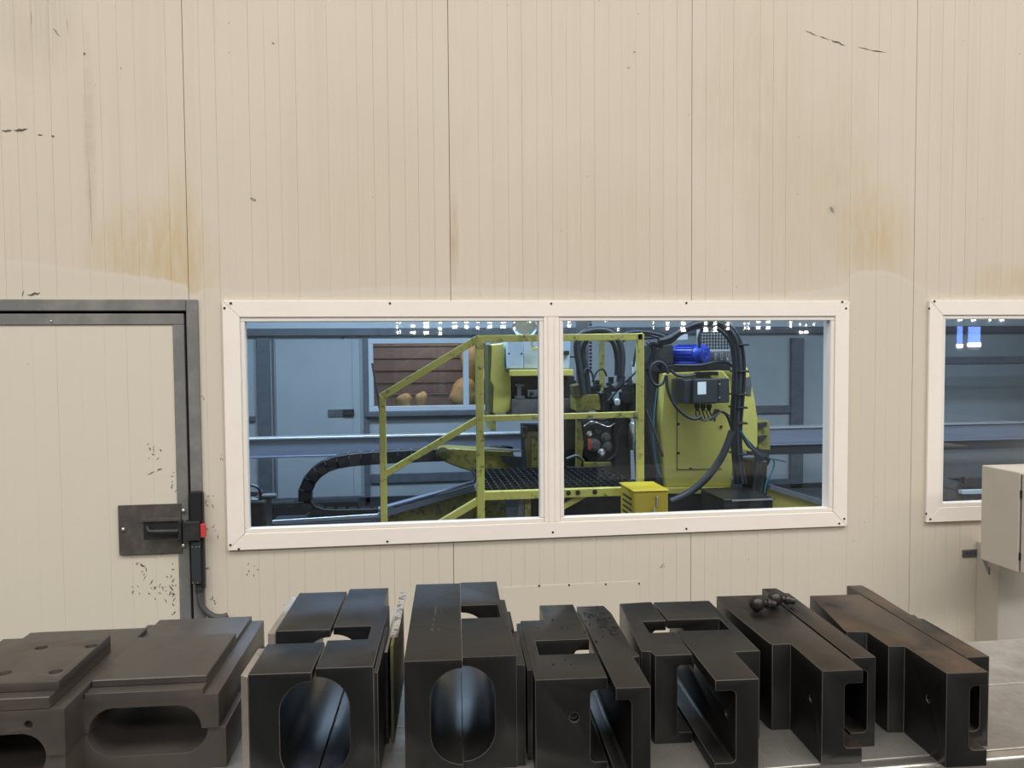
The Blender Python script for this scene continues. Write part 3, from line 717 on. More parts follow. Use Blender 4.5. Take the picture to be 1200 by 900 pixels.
obj('hook', MB().tube([at(x, y, PY-.12) for x, y in ((623.5, 399), (623.5, 405), (627, 408.5), (631, 406), (631.5, 399))], .010, 6, 4), 'chrome', pr, 50)
obj('hook_block', MB().box(at(624, 407, PY-.13), at(631, 411, PY-.09), .004), 'yellow_body', pr)
obj('cabinet_knob', MB().box(at(661, 411, PY-.1), at(666, 416, PY-.055), .004), 'dark_metal', pr)
slab('stand', [(616, 500), (672, 500), (672, 560), (618, 560)], PY+.05, .3, 'dark_metal', pr)
slab('stand_frame', [(614, 507), (635, 507), (660, 508), (660, 512), (622, 512), (622, 556), (617, 556), (617, 512), (614, 512)], PY-.12, .1, 'olive', pr)
slab('stand_panel', [(622.5, 512.5), (645, 512.5), (645, 556), (622.5, 556)], PY-.1, .06, 'yellow_dirty', pr)
obj('stand_knob', MB().lathe(at(615.5, 508, PY-.12), (0, 0, 1), [(0, .02), (.03, .02), (.03, .03), (.05, .03)], 10), 'dark_metal', pr)
slab('feed_arm', [(513, 527), (524, 525), (600, 529), (604, 536), (604, 556), (562, 556), (532, 546), (514, 538)], PY-.05, .22, 'yellow_dirty', pr, .008)
obj('feed_arm_boss', MB().lathe(at(519, 532, PY-.05), (0, -1, 0), [(0, .055), (.02, .055), (.025, .03), (.04, .03)], 16), 'olive', pr, 40)
slab('feed_wedge', [(586, 534), (612, 536), (612, 556), (604, 553)], PY-.09, .04, 'beam_dark', pr)
slab('tray_rail', [(565, 526), (612, 527), (612, 529), (565, 528)], PY-.1, .04, 'chrome', pr)
slab('rear_column', [(660, 446), (675, 446), (676, 560), (660, 560)], PY-.02, .05, 'dark_metal', pr)
obj('round_lamp', MB().lathe(at(615, 381, PY+.3), (-.1, -1, -.05), [(0, .03), (.03, .10), (.06, .105), (.065, .085), (.05, .08)], 24), 'chrome', None, 40, label='round chrome rimmed lamp above the light blue cabinet', cat='lamp')

# ---- tool head with hoses (centre right)
TY = 2.35
th = empty('tool_head', at(700, 600, TY), label='oily tool head with yellow block, valves and clamps behind the railing', cat='machine')
slab('yellow_block', [(675, 465), (682, 462), (702, 462), (705, 481), (676, 482)], TY, .25, 'yellow_dirty', th, .006)
slab('valve_body', [(672, 452), (680, 450), (684, 458), (683, 466), (674, 466)], TY-.04, .15, 'olive', th, .005)
for px, py, r, L_, m_ in ((706, 470, 9, 26, 'black_plastic'), (712, 462, 7, 22, 'dark_metal'), (694, 458, 6, 12, 'dark_metal'), (686, 452, 5, 12, 'grey_metal'), (735, 460, 10, 26, 'dark_metal'), (744, 474, 11, 20, 'dark_metal'), (720, 476, 8, 14, 'dark_metal')):
    c = at(px, py+L_/2, TY+.05); s = S(TY)
    obj('valve_cylinder', MB().lathe(c, (0, 0, 1), [(0, r*s*.8), (.01, r*s), (L_*s*.55, r*s), (L_*s*.56, r*s*.7), (L_*s*.9, r*s*.7), (L_*s, r*s*.4)], 14), m_, th, 40)
obj('white_bulb', MB().lathe(at(723.5, 475, TY-.06), (0, 0, 1), [(0, .012), (.015, .022), (.04, .022), (.052, .008)], 12), 'label_white', th, 40)
obj('pale_cylinder', MB().lathe(at(743, 449, TY+.1), (0, 0, 1), [(0, .016), (.16, .016), (.165, .01)], 12), 'label_white', th, 40)
slab('gear_housing', [(683, 497), (716, 494), (718, 536), (714, 541), (690, 541), (684, 534)], TY+.02, .3, 'dark_metal', th, .008)
for px, py, r, m_ in ((695, 521, 8, 'grey_metal'), (709, 512, 6, 'grey_metal'), (700, 505, 6, 'dark_metal'), (711, 523, 6, 'grey_metal'), (690, 508, 4, 'chrome'), (704, 530, 5, 'chrome')):
    obj('clamp_roller', MB().lathe(at(px, py, TY+.02), (0, -1, 0), [(0, r*S(TY)), (.03, r*S(TY)), (.035, r*S(TY)*.6), (.05, r*S(TY)*.5)], 14), m_, th, 40)
obj('red_hose_end', MB().tube([at(690, 514, TY-.04), at(691.5, 520, TY-.05), at(691, 527, TY-.04)], .014, 8, 4), 'rubber_red', th, 50)
slab('head_base', [(684, 541.5), (717, 541.5), (717, 556), (684, 556)], TY, .3, 'yellow_dirty', th, .006)
slab('arm_plate', [(664, 487), (683, 487), (680, 500), (682, 530), (676, 556), (664, 556)], TY+.1, .2, 'dark_metal', th, .006)
slab('yellow_stay', [(676, 488), (680, 488), (684, 520), (680, 556), (676, 556)], TY+.02, .06, 'yellow_dirty', th)
slab('dark_column', [(719, 488), (738, 488), (740, 562), (719, 562)], TY+.06, .3, 'dark_metal', th, .01)
obj('chrome_cylinder', MB().lathe(at(742, 527, TY-.02), (0, 0, 1), [(0, .035), (.02, .045), (.20, .045), (.21, .03), (.24, .03)], 16), 'chrome', th, 40)
for px, py, r, L_, m_ in ((700, 452, 4, 14, 'dark_metal'), (716, 450, 5, 18, 'dark_metal'), (731, 474, 7, 16, 'dark_metal'), (690, 474, 5, 12, 'olive'), (748, 452, 5, 30, 'dark_metal'), (738, 446, 4, 12, 'grey_metal'), (707, 486, 4, 10, 'chrome'), (727, 486, 6, 12, 'dark_metal')):
    c = at(px, py+L_/2, TY+.12); s = S(TY)
    obj('fitting', MB().lathe(c, (0, 0, 1), [(0, r*s), (L_*s*.4, r*s), (L_*s*.42, r*s*1.25), (L_*s*.6, r*s*1.25), (L_*s*.62, r*s*.7), (L_*s, r*s*.7)], 6 if r < 5 else 12), m_, th, 30)
for k, pts in enumerate((((676, 492), (690, 489), (706, 492), (716, 488)), ((684, 500), (694, 494), (712, 500), (720, 496)), ((664, 538), (676, 534), (684, 540)), ((712, 540), (722, 530), (724, 510), (730, 498)), ((664, 548), (690, 548), (716, 546)))):
    obj('pipe', MB().tube([at(x, y, TY-.03) for x, y in pts], (.010, .007, .012, .011, .008)[k], 8, 6), ('hose_black', 'chrome', 'grey_metal', 'hose_black', 'dark_metal')[k], th, 50)
rp = at(705, 396, 3.2)
pst = empty('rear_railing', (rp.x, 3.2, 0), label='yellow rear railing post and short rail beyond the tool head', cat='railing')
obj('post', MB().box((rp.x-.02, 3.18, 0), (rp.x+.02, 3.22, rp.z), .003), 'yellow_dirty', pst)
t = at(735, 397, 3.2); obj('top_rail', MB().bar((rp.x+.02, 3.2, rp.z-.02), (t.x, 3.2, rp.z-.02), .035, .035), 'yellow_dirty', pst)
cc = at(692, 390, 3.0)
ch = empty('hoist_chain', (cc.x, 3.0, 1.4), label='thin steel hoist chain hanging behind the hose arch', cat='chain')
for i in range(-46, 16):
    obj('chain_link', MB().box((cc.x-.012, 2.995, 2.0-.03*i), (cc.x+.012, 3.008, 2.022-.03*i), .004), 'dark_metal', ch)
obj('guide_post', MB().box((cc.x-.05, 3.28, 0), (cc.x+.05, 3.35, 3.4), .004), 'grey_metal', label='slim grey guide post behind the hoist chain', cat='post')

# hoses
def hose(pts, rpx, label, mat='hose_black', group=None, Y=None, name='hose', k=8, n=8):
    P_ = [at(p[0], p[1], p[2] if len(p) > 2 else Y) for p in pts]
    return obj(name, MB().tube(P_, rpx*S(Y or P_[0].y), n, k), mat, None, 50, label=label, cat='hose' if name == 'hose' else 'cable', group=group)
hose([(684, 463), (679, 430), (676, 405), (682, 392), (697, 387), (712, 388), (724, 397), (729, 415), (728, 440)], 4.2, 'thick black hose arching from the tool head, outer one', Y=2.1)
hose([(690, 462), (687, 436), (683, 412), (687, 399), (697, 393), (709, 394), (719, 402), (723, 420), (723, 440)], 3.4, 'thick black hose arching from the tool head, inner one', Y=2.18)
hose([(728, 440), (726, 450), (719, 455)], 5.5, 'short black hose sleeve at the end of the arch', Y=2.12)
hose([(697, 455), (694, 438), (688, 432), (684, 440)], 1.4, 'thin black hose looped low beside the yellow block', Y=2.15)
hose([(694, 448), (700, 435), (707, 433), (711, 441)], 1.2, 'thin black loop hose between the valves', Y=2.2)
hose([(713, 470), (728, 452), (744, 437), (756, 424)], 1.5, 'thin diagonal black hose from valve up to the railing post', Y=2.2)
hose([(668, 418), (674, 419), (678, 428)], 1.2, 'short black hose by the light blue cabinet corner', Y=2.3)
hose([(724, 398), (735, 390), (755, 389), (775, 393), (786, 398)], 2.2, 'black hose running from the arch to the yellow column, upper', Y=2.2)
hose([(726, 404), (738, 393), (758, 392), (785, 401)], 2.0, 'black hose running from the arch to the yellow column, lower', Y=2.25)
hose([(742, 430), (746, 408), (752, 398), (768, 395)], 1.6, 'black hose bending down behind the railing corner', Y=2.25)

# ---- yellow machine column with motor, box, bundle
MY = 2.3
mc = empty('machine_column', at(825, 600, MY), label='large yellow machine column with side flank and bolted cover', cat='machine')
slab('column_body', [(778, 437), (847, 434), (856, 444), (860, 500), (858, 571), (779, 571), (774, 500)], MY, .55, 'yellow_body', mc, .012)
slab('side_flank', [(861, 440), (872, 428), (877, 432), (885, 470), (888, 492), (888, 524), (880, 530), (868, 528), (861, 560)], MY+.10, .5, 'yellow_body', mc, .008)
slab('dark_side', [(757, 432), (777, 438), (773, 500), (778, 571), (762, 571), (758, 500)], MY+.12, .4, 'dark_metal', mc)
slab('column_foot', [(778, 571.5), (858, 571.5), (860, 579), (777, 579)], MY-.04, .6, 'yellow_body', mc, .006)
slab('base_plinth', [(752, 579.5), (905, 578), (905, 640), (752, 640)], MY-.02, .7, 'dark_metal', mc)
slab('cover_seam', [(793, 440), (793.8, 440), (793.8, 550), (846, 549), (846, 550), (793, 551)], MY-.004, .006, 'screw_dark', mc)
s1 = None
for px, py in ((795, 497), (795, 531), (809, 549), (845, 500), (846, 535)):
    c = at(px, py, MY)
    m_ = MB().lathe(c, (0, -1, 0), [(0, .011), (.008, .010), (.01, .004)], 8)
    if s1 is None: s1 = obj('bolt', m_, 'screw_dark', mc); c0 = c
    else: dup(s1, wpos(s1)+(c-c0), mc)
slab('lifting_bar', [(815, 436), (842, 435.5), (842, 441), (815, 441.5)], MY-.05, .04, 'dark_metal', mc, .003)
slab('yellow_tab', [(833, 440), (841.5, 440), (841.5, 443), (833, 443)], MY-.06, .05, 'yellow_body', mc)
slab('motor_plate', [(777, 428), (856, 424), (857, 434), (777, 437)], MY+.02, .5, 'dark_metal', mc, .006)
slab('valve_manifold', [(760, 405), (789, 404), (790, 427), (760, 430)], MY+.08, .3, 'dark_metal', mc, .008)
slab('chrome_block', [(834, 412), (858, 411), (858, 424), (834, 425)], MY+.1, .25, 'grey_metal', mc, .006)
for px in (838, 845, 852): obj('pipe_stub', MB().lathe(at(px, 424, MY+.06), (0, 0, 1), [(0, .014), (.05, .014), (.05, .02), (.07, .02)], 10), 'chrome', mc, 40)
slab('yellow_bracket', [(887, 494), (902, 493), (903, 528), (889, 527)], MY+.3, .25, 'yellow_dirty', mc, .006)
for y0 in (496, 511): slab('bracket_recess', [(889, y0), (899, y0-1), (899, y0+1), (893, y0+6), (889, y0+7)], MY+.285, .014, 'beam_dark', mc)
slab('paint_chip', [(873, 443), (879, 441), (881, 452), (880, 464), (876, 464), (873, 456)], MY+.096, .004, 'grey_metal', mc)
# motor
mo = empty('electric_motor', at(810, 428, MY+.1), label='blue finned electric motor on top of the yellow column', cat='motor')
ax = Vector((.55, -.80, 0)).normalized(); c = at(818, 414.5, MY+.06); r = 11.5*S(MY)
c1 = c-ax*.10
obj('stator_body', MB().lathe(c1-ax*.11, ax, [(0, r*.86), (.02, r*.92), (.20, r*.92)], 24), 'motor_blue', mo, 40)
for i in range(18):
    t = 2*math.pi*i/18; a_ = ax.cross(Vector((0, 0, 1))).normalized(); dv = a_*math.cos(t)+Vector((0, 0, 1))*math.sin(t)
    obj('cooling_fin', MB().bar(c1-ax*.08+dv*r*.95, c1+ax*.09+dv*r*.95, .008, r*.14, up=dv), 'motor_blue', mo)
obj('fan_cowl', MB().lathe(c1+ax*.10, ax, [(0, r*.98), (.05, r*1.0), (.065, r*.92), (.07, r*.55), (.066, r*.5), (.07, r*.45), (.072, r*.1)], 24), 'motor_blue', mo, 30)
obj('fan_hub', MB().lathe(c1+ax*.172, ax, [(0, r*.16), (.006, r*.12)], 12), 'dark_metal', mo)
obj('end_bell', MB().lathe(c1-ax*.24, ax, [(0, r*.5), (.05, r*.7), (.13, r*.9)], 24), 'motor_blue', mo, 40)
a = at(823, 420, MY+.1); obj('terminal_box', MB().box(at(824, 407, MY+.02), at(831, 420, MY+.02)+Vector((0, .1, 0)), .006), 'motor_blue', mo)
obj('mount_foot', MB().box(at(797, 424, MY+.02), at(826, 428.5, MY+.02)+Vector((0, .2, 0)), .004), 'motor_blue', mo)
# mesh guard
mg = empty('mesh_guard', at(840, 412, MY+.5), label='pale wire mesh guard behind the blue motor', cat='guard')
ga, gb = at(818, 379, MY+.5), at(856, 411, MY+.5)
for q in ((ga, Vector((gb.x, ga.y, ga.z))), (Vector((ga.x, ga.y, gb.z)), gb), (ga, Vector((ga.x, ga.y, gb.z))), (Vector((gb.x, ga.y, ga.z)), gb)): obj('frame_bar', MB().bar(q[0], q[1], .02, .02), 'mesh_grey', mg)
for i in range(1, 11):
    x = ga.x+(gb.x-ga.x)*i/11; obj('wire', MB().box((x-.003, ga.y-.003, gb.z), (x+.003, ga.y+.003, ga.z)), 'dark_metal', mg)
for i in range(1, 9):
    z = gb.z+(ga.z-gb.z)*i/9; obj('wire', MB().box((ga.x, ga.y-.004, z-.003), (gb.x, ga.y+.004, z+.003)), 'dark_metal', mg)
obj('backing_sheet', MB().box((ga.x+.02, ga.y+.03, gb.z+.02), (gb.x-.02, ga.y+.04, ga.z-.02)), 'mesh_grey', mg)
slab('guard_rail', [(786, 392), (806, 391.5), (806, 398), (786, 398.5)], MY+.5, .05, 'booth_cap', mg)
# junction box
JY = 2.02
jb = empty('junction_box', at(828, 475, JY), label='dark grey junction box with white label on the yellow column', cat='junction box')
slab('box_body', [(801.5, 445), (840, 444), (840, 473), (801.5, 473.5)], JY, MY-JY-.01, 'dark_grey_plastic', jb, .006)
slab('box_lid', [(813, 444.5), (855, 443), (855, 472), (812.5, 472.8)], JY-.05, .045, 'dark_grey_plastic', jb, .006)
slab('white_label', [(817.5, 447.8), (827.5, 447.3), (827.5, 462), (817.5, 462.4)], JY-.053, .002, 'label_white', jb)
slab('lid_seam', [(841.8, 446), (842.8, 446), (842.8, 470), (841.8, 470)], JY-.053, .002, 'gap_black', jb)
for py in (450, 466): obj('lid_screw', MB().lathe(at(843, py, JY-.05), (0, -1, 0), [(0, .008), (.008, .006)], 8), 'screw_bright', jb)
for px in (817, 824, 831): obj('gland', MB().lathe(at(px, 473.5, JY+.08), (0, 0, -1), [(0, .02), (.03, .02), (.03, .014), (.05, .014)], 10), 'black_plastic', jb, 40)
# strapped vertical bundle and other hoses of the column
GB = 'strapped hoses on the yellow column'
for i, (dx, dy, Y, r_) in enumerate(((-6, 5, 2.06, 2.3), (-2, 2, 2.02, 2.5), (2, 0, 2.0, 2.6), (6, -2, 2.05, 2.4), (0, 3, 2.12, 2.6), (4, 2, 2.13, 2.2))):
    hose([(772+dx*.3, 399+dy*.6), (785, 396+dy), (800+dx*.3, 386+dy), (820+dx*.3, 378.5+dy), (840+dx*.5, 378+dy), (855+dx*.8, 388+dy), (863+dx, 405), (866+dx, 430), (865+dx, 460), (863+dx*.9, 490), (863+dx*.8, 520), (865+dx*.8, 545), (868+dx, 567)], r_, 'black hose in the strapped vertical bundle down the yellow column', group=GB, Y=Y)
for py in (404, 435, 462, 477, 495, 531):
    c = at(864.5 if py > 450 else 866, py, 2.07)
    obj('cable_tie', MB().box((c.x-.043, 1.976, c.z-.007), (c.x+.040, 2.15, c.z+.007), .006, 2), 'cable_tie', label='black cable tie around the vertical hose bundle', cat='cable tie', group='ties on the hose bundle')
hose([(858, 505), (852, 522), (843, 540), (828, 560), (808, 577), (786, 588)], 4.6, 'fat black hose sweeping down across the yellow column to the left', Y=1.95, n=10)
hose([(781, 440), (783, 458), (792, 476), (805, 488), (815, 491), (822, 488)], 2.0, 'black cable loop from the column top to the junction box underside', Y=1.96)
hose([(783, 438), (779, 428), (771, 424), (763, 430), (762, 442), (768, 451), (776, 450), (781, 440)], 1.8, 'black cable coil at the upper left corner of the yellow column', Y=2.05)
hose([(786, 434), (794, 440), (806, 441), (815, 439)], 1.8, 'short black cable feeding the junction box top', Y=2.1)
hose([(790, 428), (820, 428), (840, 424), (852, 425), (860, 432), (863, 445)], 1.9, 'black cable passing under the blue motor into the bundle', Y=2.1)
hose([(820, 408), (819, 395), (824, 385), (832, 380)], 1.8, 'black cable rising from the blue motor', Y=2.15)
for i in range(5):
    hose([(815+i*4, 481), (817+i*5, 489+i), (826+i*3, 493-i), (838, 488-i*2), (846+i, 482+i), (856, 488+i*3)], .9, 'thin black wire tangle below the junction box', group='wires below the junction box', Y=1.98+.02*i, name='cable')
for i in range(6):
    hose([(756+i*1.6, 440+i), (757+i*2.0, 470), (761+i*1.5, 505), (766+i*1.2, 540), (770+i*1.2, 572)], 1.7, 'black hose hanging in the gap left of the yellow column', group='hoses left of the yellow column', Y=2.05+.03*i)
hose([(770, 455), (766, 490), (766, 520), (771, 550), (776, 560)], 1.0, 'teal cable hanging left of the yellow column', 'cable_teal', Y=1.98, name='cable')
hose([(757, 480), (765, 500), (772, 520), (777, 535)], 1.3, 'grey diagonal hose left of the yellow column', 'hose_grey', Y=1.96)
for i in range(5):
    hose([(760+i*3, 400+i*2), (762+i*2, 412), (758+i*2, 425), (762+i*3, 436)], 1.3, 'thin black hose among the valves left of the blue motor', group='hoses left of the blue motor', Y=2.2+.02*i)
hose([(776, 404), (770, 403), (764, 401), (759, 404)], 4.0, 'thick black hose stub pointing at the railing corner', Y=2.2)
# cable drop at right of column
for i in range(6):
    hose([(868+i*2, 508+i*2), (876+i*2, 522+i), (884+i*2.5, 530+i*2), (886+i*1.5, 548), (884+i*3, 566), (882+i*2.6, 577)], 1.3, 'black cable dropping beside the yellow bracket', group='cables by the yellow bracket', Y=2.05+.03*i, name='cable')
hose([(900, 536), (907, 540), (905, 552), (898, 566), (896, 578)], 1.2, 'blue cable curving down right of the yellow column', 'cable_teal', Y=2.02, name='cable')
hose([(868, 505), (874, 514), (880, 524)], 1.2, 'short blue cable at the foot of the hose bundle', 'cable_teal', Y=1.99, name='cable')
hose([(898, 535), (908, 538), (921, 541)], .8, 'stray thin wire sticking out to the right', Y=2.1, name='cable')
vb = empty('valve_cluster', at(891, 560, MY+.1), label='black round valve cluster right of the yellow column', cat='valve')
obj('body', MB().lathe(at(891, 538, MY+.02), (.2, -1, 0), [(0, .055), (.05, .055), (.06, .03), (.08, .03)], 16), 'black_plastic', vb, 40)
slab('block', [(880, 540), (900, 540), (898, 577), (882, 577)], MY-.14, .2, 'black_plastic', vb, .01)
# black box at foot, yellow wedge tray
bx = empty('foot_box', at(875, 600, 1.85), label='black oily metal box at the foot of the yellow column', cat='box')
bt0, bt1 = at(830, 585, 1.75), at(906, 583, 1.75); zb = at(870, 584.5, 1.75).z
obj('box_body', MB().box((bt0.x+.12, 1.75, 0), (bt1.x, 2.2, zb-.012), .006), 'dark_metal', bx)
obj('box_top', MB().box((bt0.x+.11, 1.735, zb-.011), (bt1.x+.01, 2.2, zb), .003), 'black_plastic', bx)
slab('front_lip', [(858, 585.5), (906, 583.8), (906, 586), (858, 587.6)], 1.73, .006, 'chrome', bx)
dt = empty('drip_tray', at(935, 600, 2.2), label='yellow sloped drip tray at the right of the machine', cat='tray')
slab('tray_side', [(899, 570), (975, 593), (975, 640), (899, 640)], 2.2, .08, 'yellow_body', dt)
pA, pB = at(897, 569, 2.2), at(978, 593, 2.2); obj('tray_rim', MB().bar(pA, pB, .035, .16), 'booth_post', dt)
obj('floor_crate', MB().box(at(943, 583, 3.6), at(990, 640, 3.6)+Vector((0, .5, 0)), .01), 'beam_dark', label='dark low crate on the booth floor at the far right', cat='crate')
# small yellow cabinet
yc = empty('switch_cabinet', at(752, 600, 1.2), label='small ochre louvred switch cabinet at the bottom of the window', cat='cabinet')
fy = 1.10
a0, a1 = at(743, 575.5, fy), at(783, 573, fy); zt = (a0.z+a1.z)/2; lx = at(721.5, 568, fy+.34).x
obj('cabinet_body', MB().box((a0.x, fy, 0), (a1.x, fy+.30, zt-.012), .006), 'yellow_box', yc)
obj('cabinet_lid', MB().box((a0.x-.008, fy-.008, zt-.011), (a1.x+.006, fy+.308, zt), .004), 'yellow_box', yc)
obj('door_latch', MB().box(at(768, 581, fy), at(770.5, 594, fy)-Vector((0, .02, 0)), .004), 'screw_bright', yc)
obj('latch_hook', MB().tube([at(767, 594, fy-.015), at(766, 599, fy-.02), at(769, 601, fy-.015)], .006, 6, 4), 'screw_bright', yc, 50)
for i in range(4):
    y0 = fy+.07; z = zt-.06-i*.034
    obj('louvre', MB().box((a0.x-.004, fy+.05, z-.008), (a0.x+.002, fy+.24, z+.004)), 'screw_dark', yc)

# ---- seen through the right window
for px, y0, y1, lab in ((1150, 418, 427, 'dark upper crossbar seen through the right window'), (1150, 494, 510, 'wide dark lower crossbar seen through the right window')):
    a = at(px, y0, 4.6); b = at(px, y1, 4.6)
    xl_ = at(1060, 450, 4.6).x
    o = obj('crossbar', MB().box((xl_, 4.6, b.z), (8.4, 4.7, a.z), .01), 'booth_post' if y0 < 450 else 'beam_blue', label=lab, cat='beam')
rb = empty('roller_conveyor', at(1150, 600, 2.6), label='low dark conveyor with sloped side seen through the right window', cat='conveyor')
slab('sloped_side', [(1090, 556), (1210, 585), (1210, 600), (1090, 566)], 2.6, .05, 'booth_post', rb)
slab('side_plate', [(1085, 568), (1128, 577), (1128, 590), (1085, 590)], 2.5, .05, 'grey_metal', rb)
slab('bed', [(1085, 586), (1210, 582), (1210, 640), (1085, 640)], 2.45, .04, 'beam_dark', rb)
slab('bed_edge', [(1128, 575), (1200, 573), (1200, 577.5), (1128, 579)], 2.44, .05, 'booth_cap', rb)
d2 = empty('drag_chain', at(1145, 568, 2.5), label='short black cable chain end in the right window', cat='cable chain')
c0 = at(1136, 564.5, 2.5)
for i in range(7):
    o = bpy.data.objects.new('link', lme); COL.objects.link(o); o.parent = d2; o.location = c0+Vector((i*.065, 0, -.002*i))-d2.location; o.scale = (.75, .6, .65)

# ================================================================== WORKBENCH AND DIES
TZ = .90
tbn = empty('workbench', (.3, -1.75, 0), label='steel workbench carrying the row of tool dies', cat='workbench')
TF, TB = -2.035, -1.45
for a, b in ((-1.6, .02), (.0225, 2.6)):
    obj('top_plate', MB().box((a, TF+.02, TZ-.03), (b, -1.727, TZ), .0015), 'table_steel', tbn)
    obj('top_plate', MB().box((a, -1.722, TZ-.03), (b, TB, TZ), .0015), 'table_steel', tbn)
obj('joint_strip', MB().box((-1.6, -1.7268, TZ-.025), (2.6, -1.7222, TZ+.0006)), 'table_edge', tbn)
obj('front_nosing', MB().box((-1.6, TF-.012, TZ-.045), (2.6, TF+.0195, TZ-.0004), .007, 3), 'table_edge', tbn)
obj('front_apron', MB().box((-1.6, TF+.005, TZ-.20), (2.6, TF+.02, TZ-.046)), 'table_steel', tbn)
for x in (-1.5, .5, 2.45):
    for y in (TF+.08, TB-.08): obj('leg', MB().box((x-.035, y-.035, 0), (x+.035, y+.035, TZ-.031), .004), 'grey_metal', tbn)

def slot(um, sgn, d, z0, z1, r):
    """(u,z) outline of a channel that opens at u=um and reaches d to the side sgn"""
    e = um - sgn*.02; P_ = [(e, z0), (um+sgn*(d-r), z0)]
    n = 10
    for i in range(1, n+1): t = math.pi/2*i/n; P_.append((um+sgn*(d-r+r*math.sin(t)), z0+r-r*math.cos(t)))
    for i in range(0, n+1): t = math.pi/2*i/n; P_.append((um+sgn*(d-r+r*math.cos(t)), z1-r+r*math.sin(t)))
    P_.append((e, z1)); out = []
    for p in P_:
        if not out or (Vector(p)-Vector(out[-1])).length > 1e-5: out.append(p)
    return out
def cyl(c, axis, r, L_): 
    ax_ = Vector(axis); return MB().lathe(Vector(c)-ax_*L_/2, ax_, [(0, r), (L_, r)], 20)
YAW = -3.5
def die(name, origin, base, solids, cuts, mat, label, yaw=YAW, bev=.0013, group=None, chamfer=None):
    """solids: MBs in local (u, v, z); the first one carries the cuts"""
    def tmp(mb):
        me = mesh_of(mb, 'tmp'); o = bpy.data.objects.new('tmp', me); COL.objects.link(o); return o
    body = tmp(solids[0]); ts = []
    for op, lst in (('UNION', solids[1:]), ('DIFFERENCE', cuts)):
        for c in lst:
            t = tmp(c); ts.append(t); m = body.modifiers.new('b', 'BOOLEAN'); m.operation = op; m.object = t; m.solver = 'EXACT'
    m = body.modifiers.new('v', 'BEVEL'); m.width = bev; m.segments = 2; m.limit_method = 'ANGLE'; m.angle_limit = R(40); m.material = 1; body.data.materials.append(M[mat]); body.data.materials.append(M['edge_highlight'])
    dg_ = bpy.context.evaluated_depsgraph_get(); me = bpy.data.meshes.new_from_object(body.evaluated_get(dg_)); me.name = name
    for t in ts+[body]: bpy.data.objects.remove(t)
    shade(me, 32)
    root = empty(name, (origin[0], origin[1], base), label=label, cat='die', group=group)
    root.rotation_euler = (0, 0, R(yaw))
    o = bpy.data.objects.new('die_body', me); COL.objects.link(o); o.parent = root; 
    return root
def part(root, name, mb, mat, smooth=None):
    me = mesh_of(mb, name, smooth); o = bpy.data.objects.new(name, me); COL.objects.link(o); me.materials.append(M[mat]); o.parent = root; return o
def plan(poly, h, z0=0): return MB().prism(poly, 2, z0, h)
H = .194

# die pair at the far right
d = die('bending_die', (1.070, -2.067), TZ, [plan([(0, 0), (.088, 0), (.088, .51), (-.048, .51), (-.05, .47), (-.083, .26), (-.083, .245), (-.036, .24), (-.036, .15), (0, .148)], H)],
    [MB().prism(slot(.088, -1, .038, .034, .166, .012), 1, -.1, .7), cyl((0, .06, .115), (1, 0, 0), .0075, .04)], 'die_rusty', 'rust-brown die half with stepped rear, front one of the rightmost pair')
d = die('bending_die', (1.166, -1.997), TZ, [plan([(0, 0), (.052, 0), (.052, .235), (.042, .24), (.046, .262), (.038, .268), (.046, .46), (.044, .51), (0, .51)], H)],
    [MB().prism(slot(0, 1, .032, .034, .166, .012), 1, -.1, .7)], 'die_rusty', 'rust-brown narrow die half at the right end of the bench')
# pair with the ball studs
d = die('bending_die', (.831, -2.018), TZ, [plan([(0, 0), (.086, 0), (.086, .495), (-.052, .495), (-.052, .47), (-.062, .465), (-.046, .16), (-.042, .15), (0, .15)], H)],
    [MB().prism(slot(.086, -1, .038, .032, .166, .010), 1, -.1, .7), cyl((0, .05, .115), (1, 0, 0), .0075, .04)], 'die_rust', 'dark die half with stepped rear on which two ball studs lie')
d = die('bending_die', (.927, -1.963), TZ, [plan([(0, 0), (.054, 0), (.056, .44), (.046, .445), (.040, .487), (0, .487)], H)],
    [MB().prism(slot(0, 1, .036, .032, .166, .010), 1, -.1, .7)], 'die_rust', 'dark narrow die half just right of the two ball studs')
# pair with the wide rectangular window
WA, WB = .135, .212
d = die('bending_die', (.523, -1.888), TZ, [plan([(0, 0), (.081, 0), (.081, .355), (-.004, .348), (-.024, .04), (-.024, .028), (-.004, .024)], H)],
    [MB().prism(slot(.081, -1, .032, .024, .170, .008), 1, -.1, .7), MB().box((.022, WA, .10), (.12, WB, .3))], 'die_dark', 'dark shorter die half set back from the bench edge, with a rectangular window')
d = die('bending_die', (.600, -2.029), TZ, [plan([(0, 0), (.089, 0), (.089, .142), (.147, .142), (.147, .487), (0, .487)], H)],
    [MB().prism(slot(0, 1, .042, .026, .172, .010), 1, -.1, .7), MB().box((-.1, WA+.141, .10), (.128, WB+.141, .3)), cyl((.04, .055, .10), (1, 0, 0), .007, .03)], 'die_dark', 'dark die half with horizontally scraped front end and stepped right side')
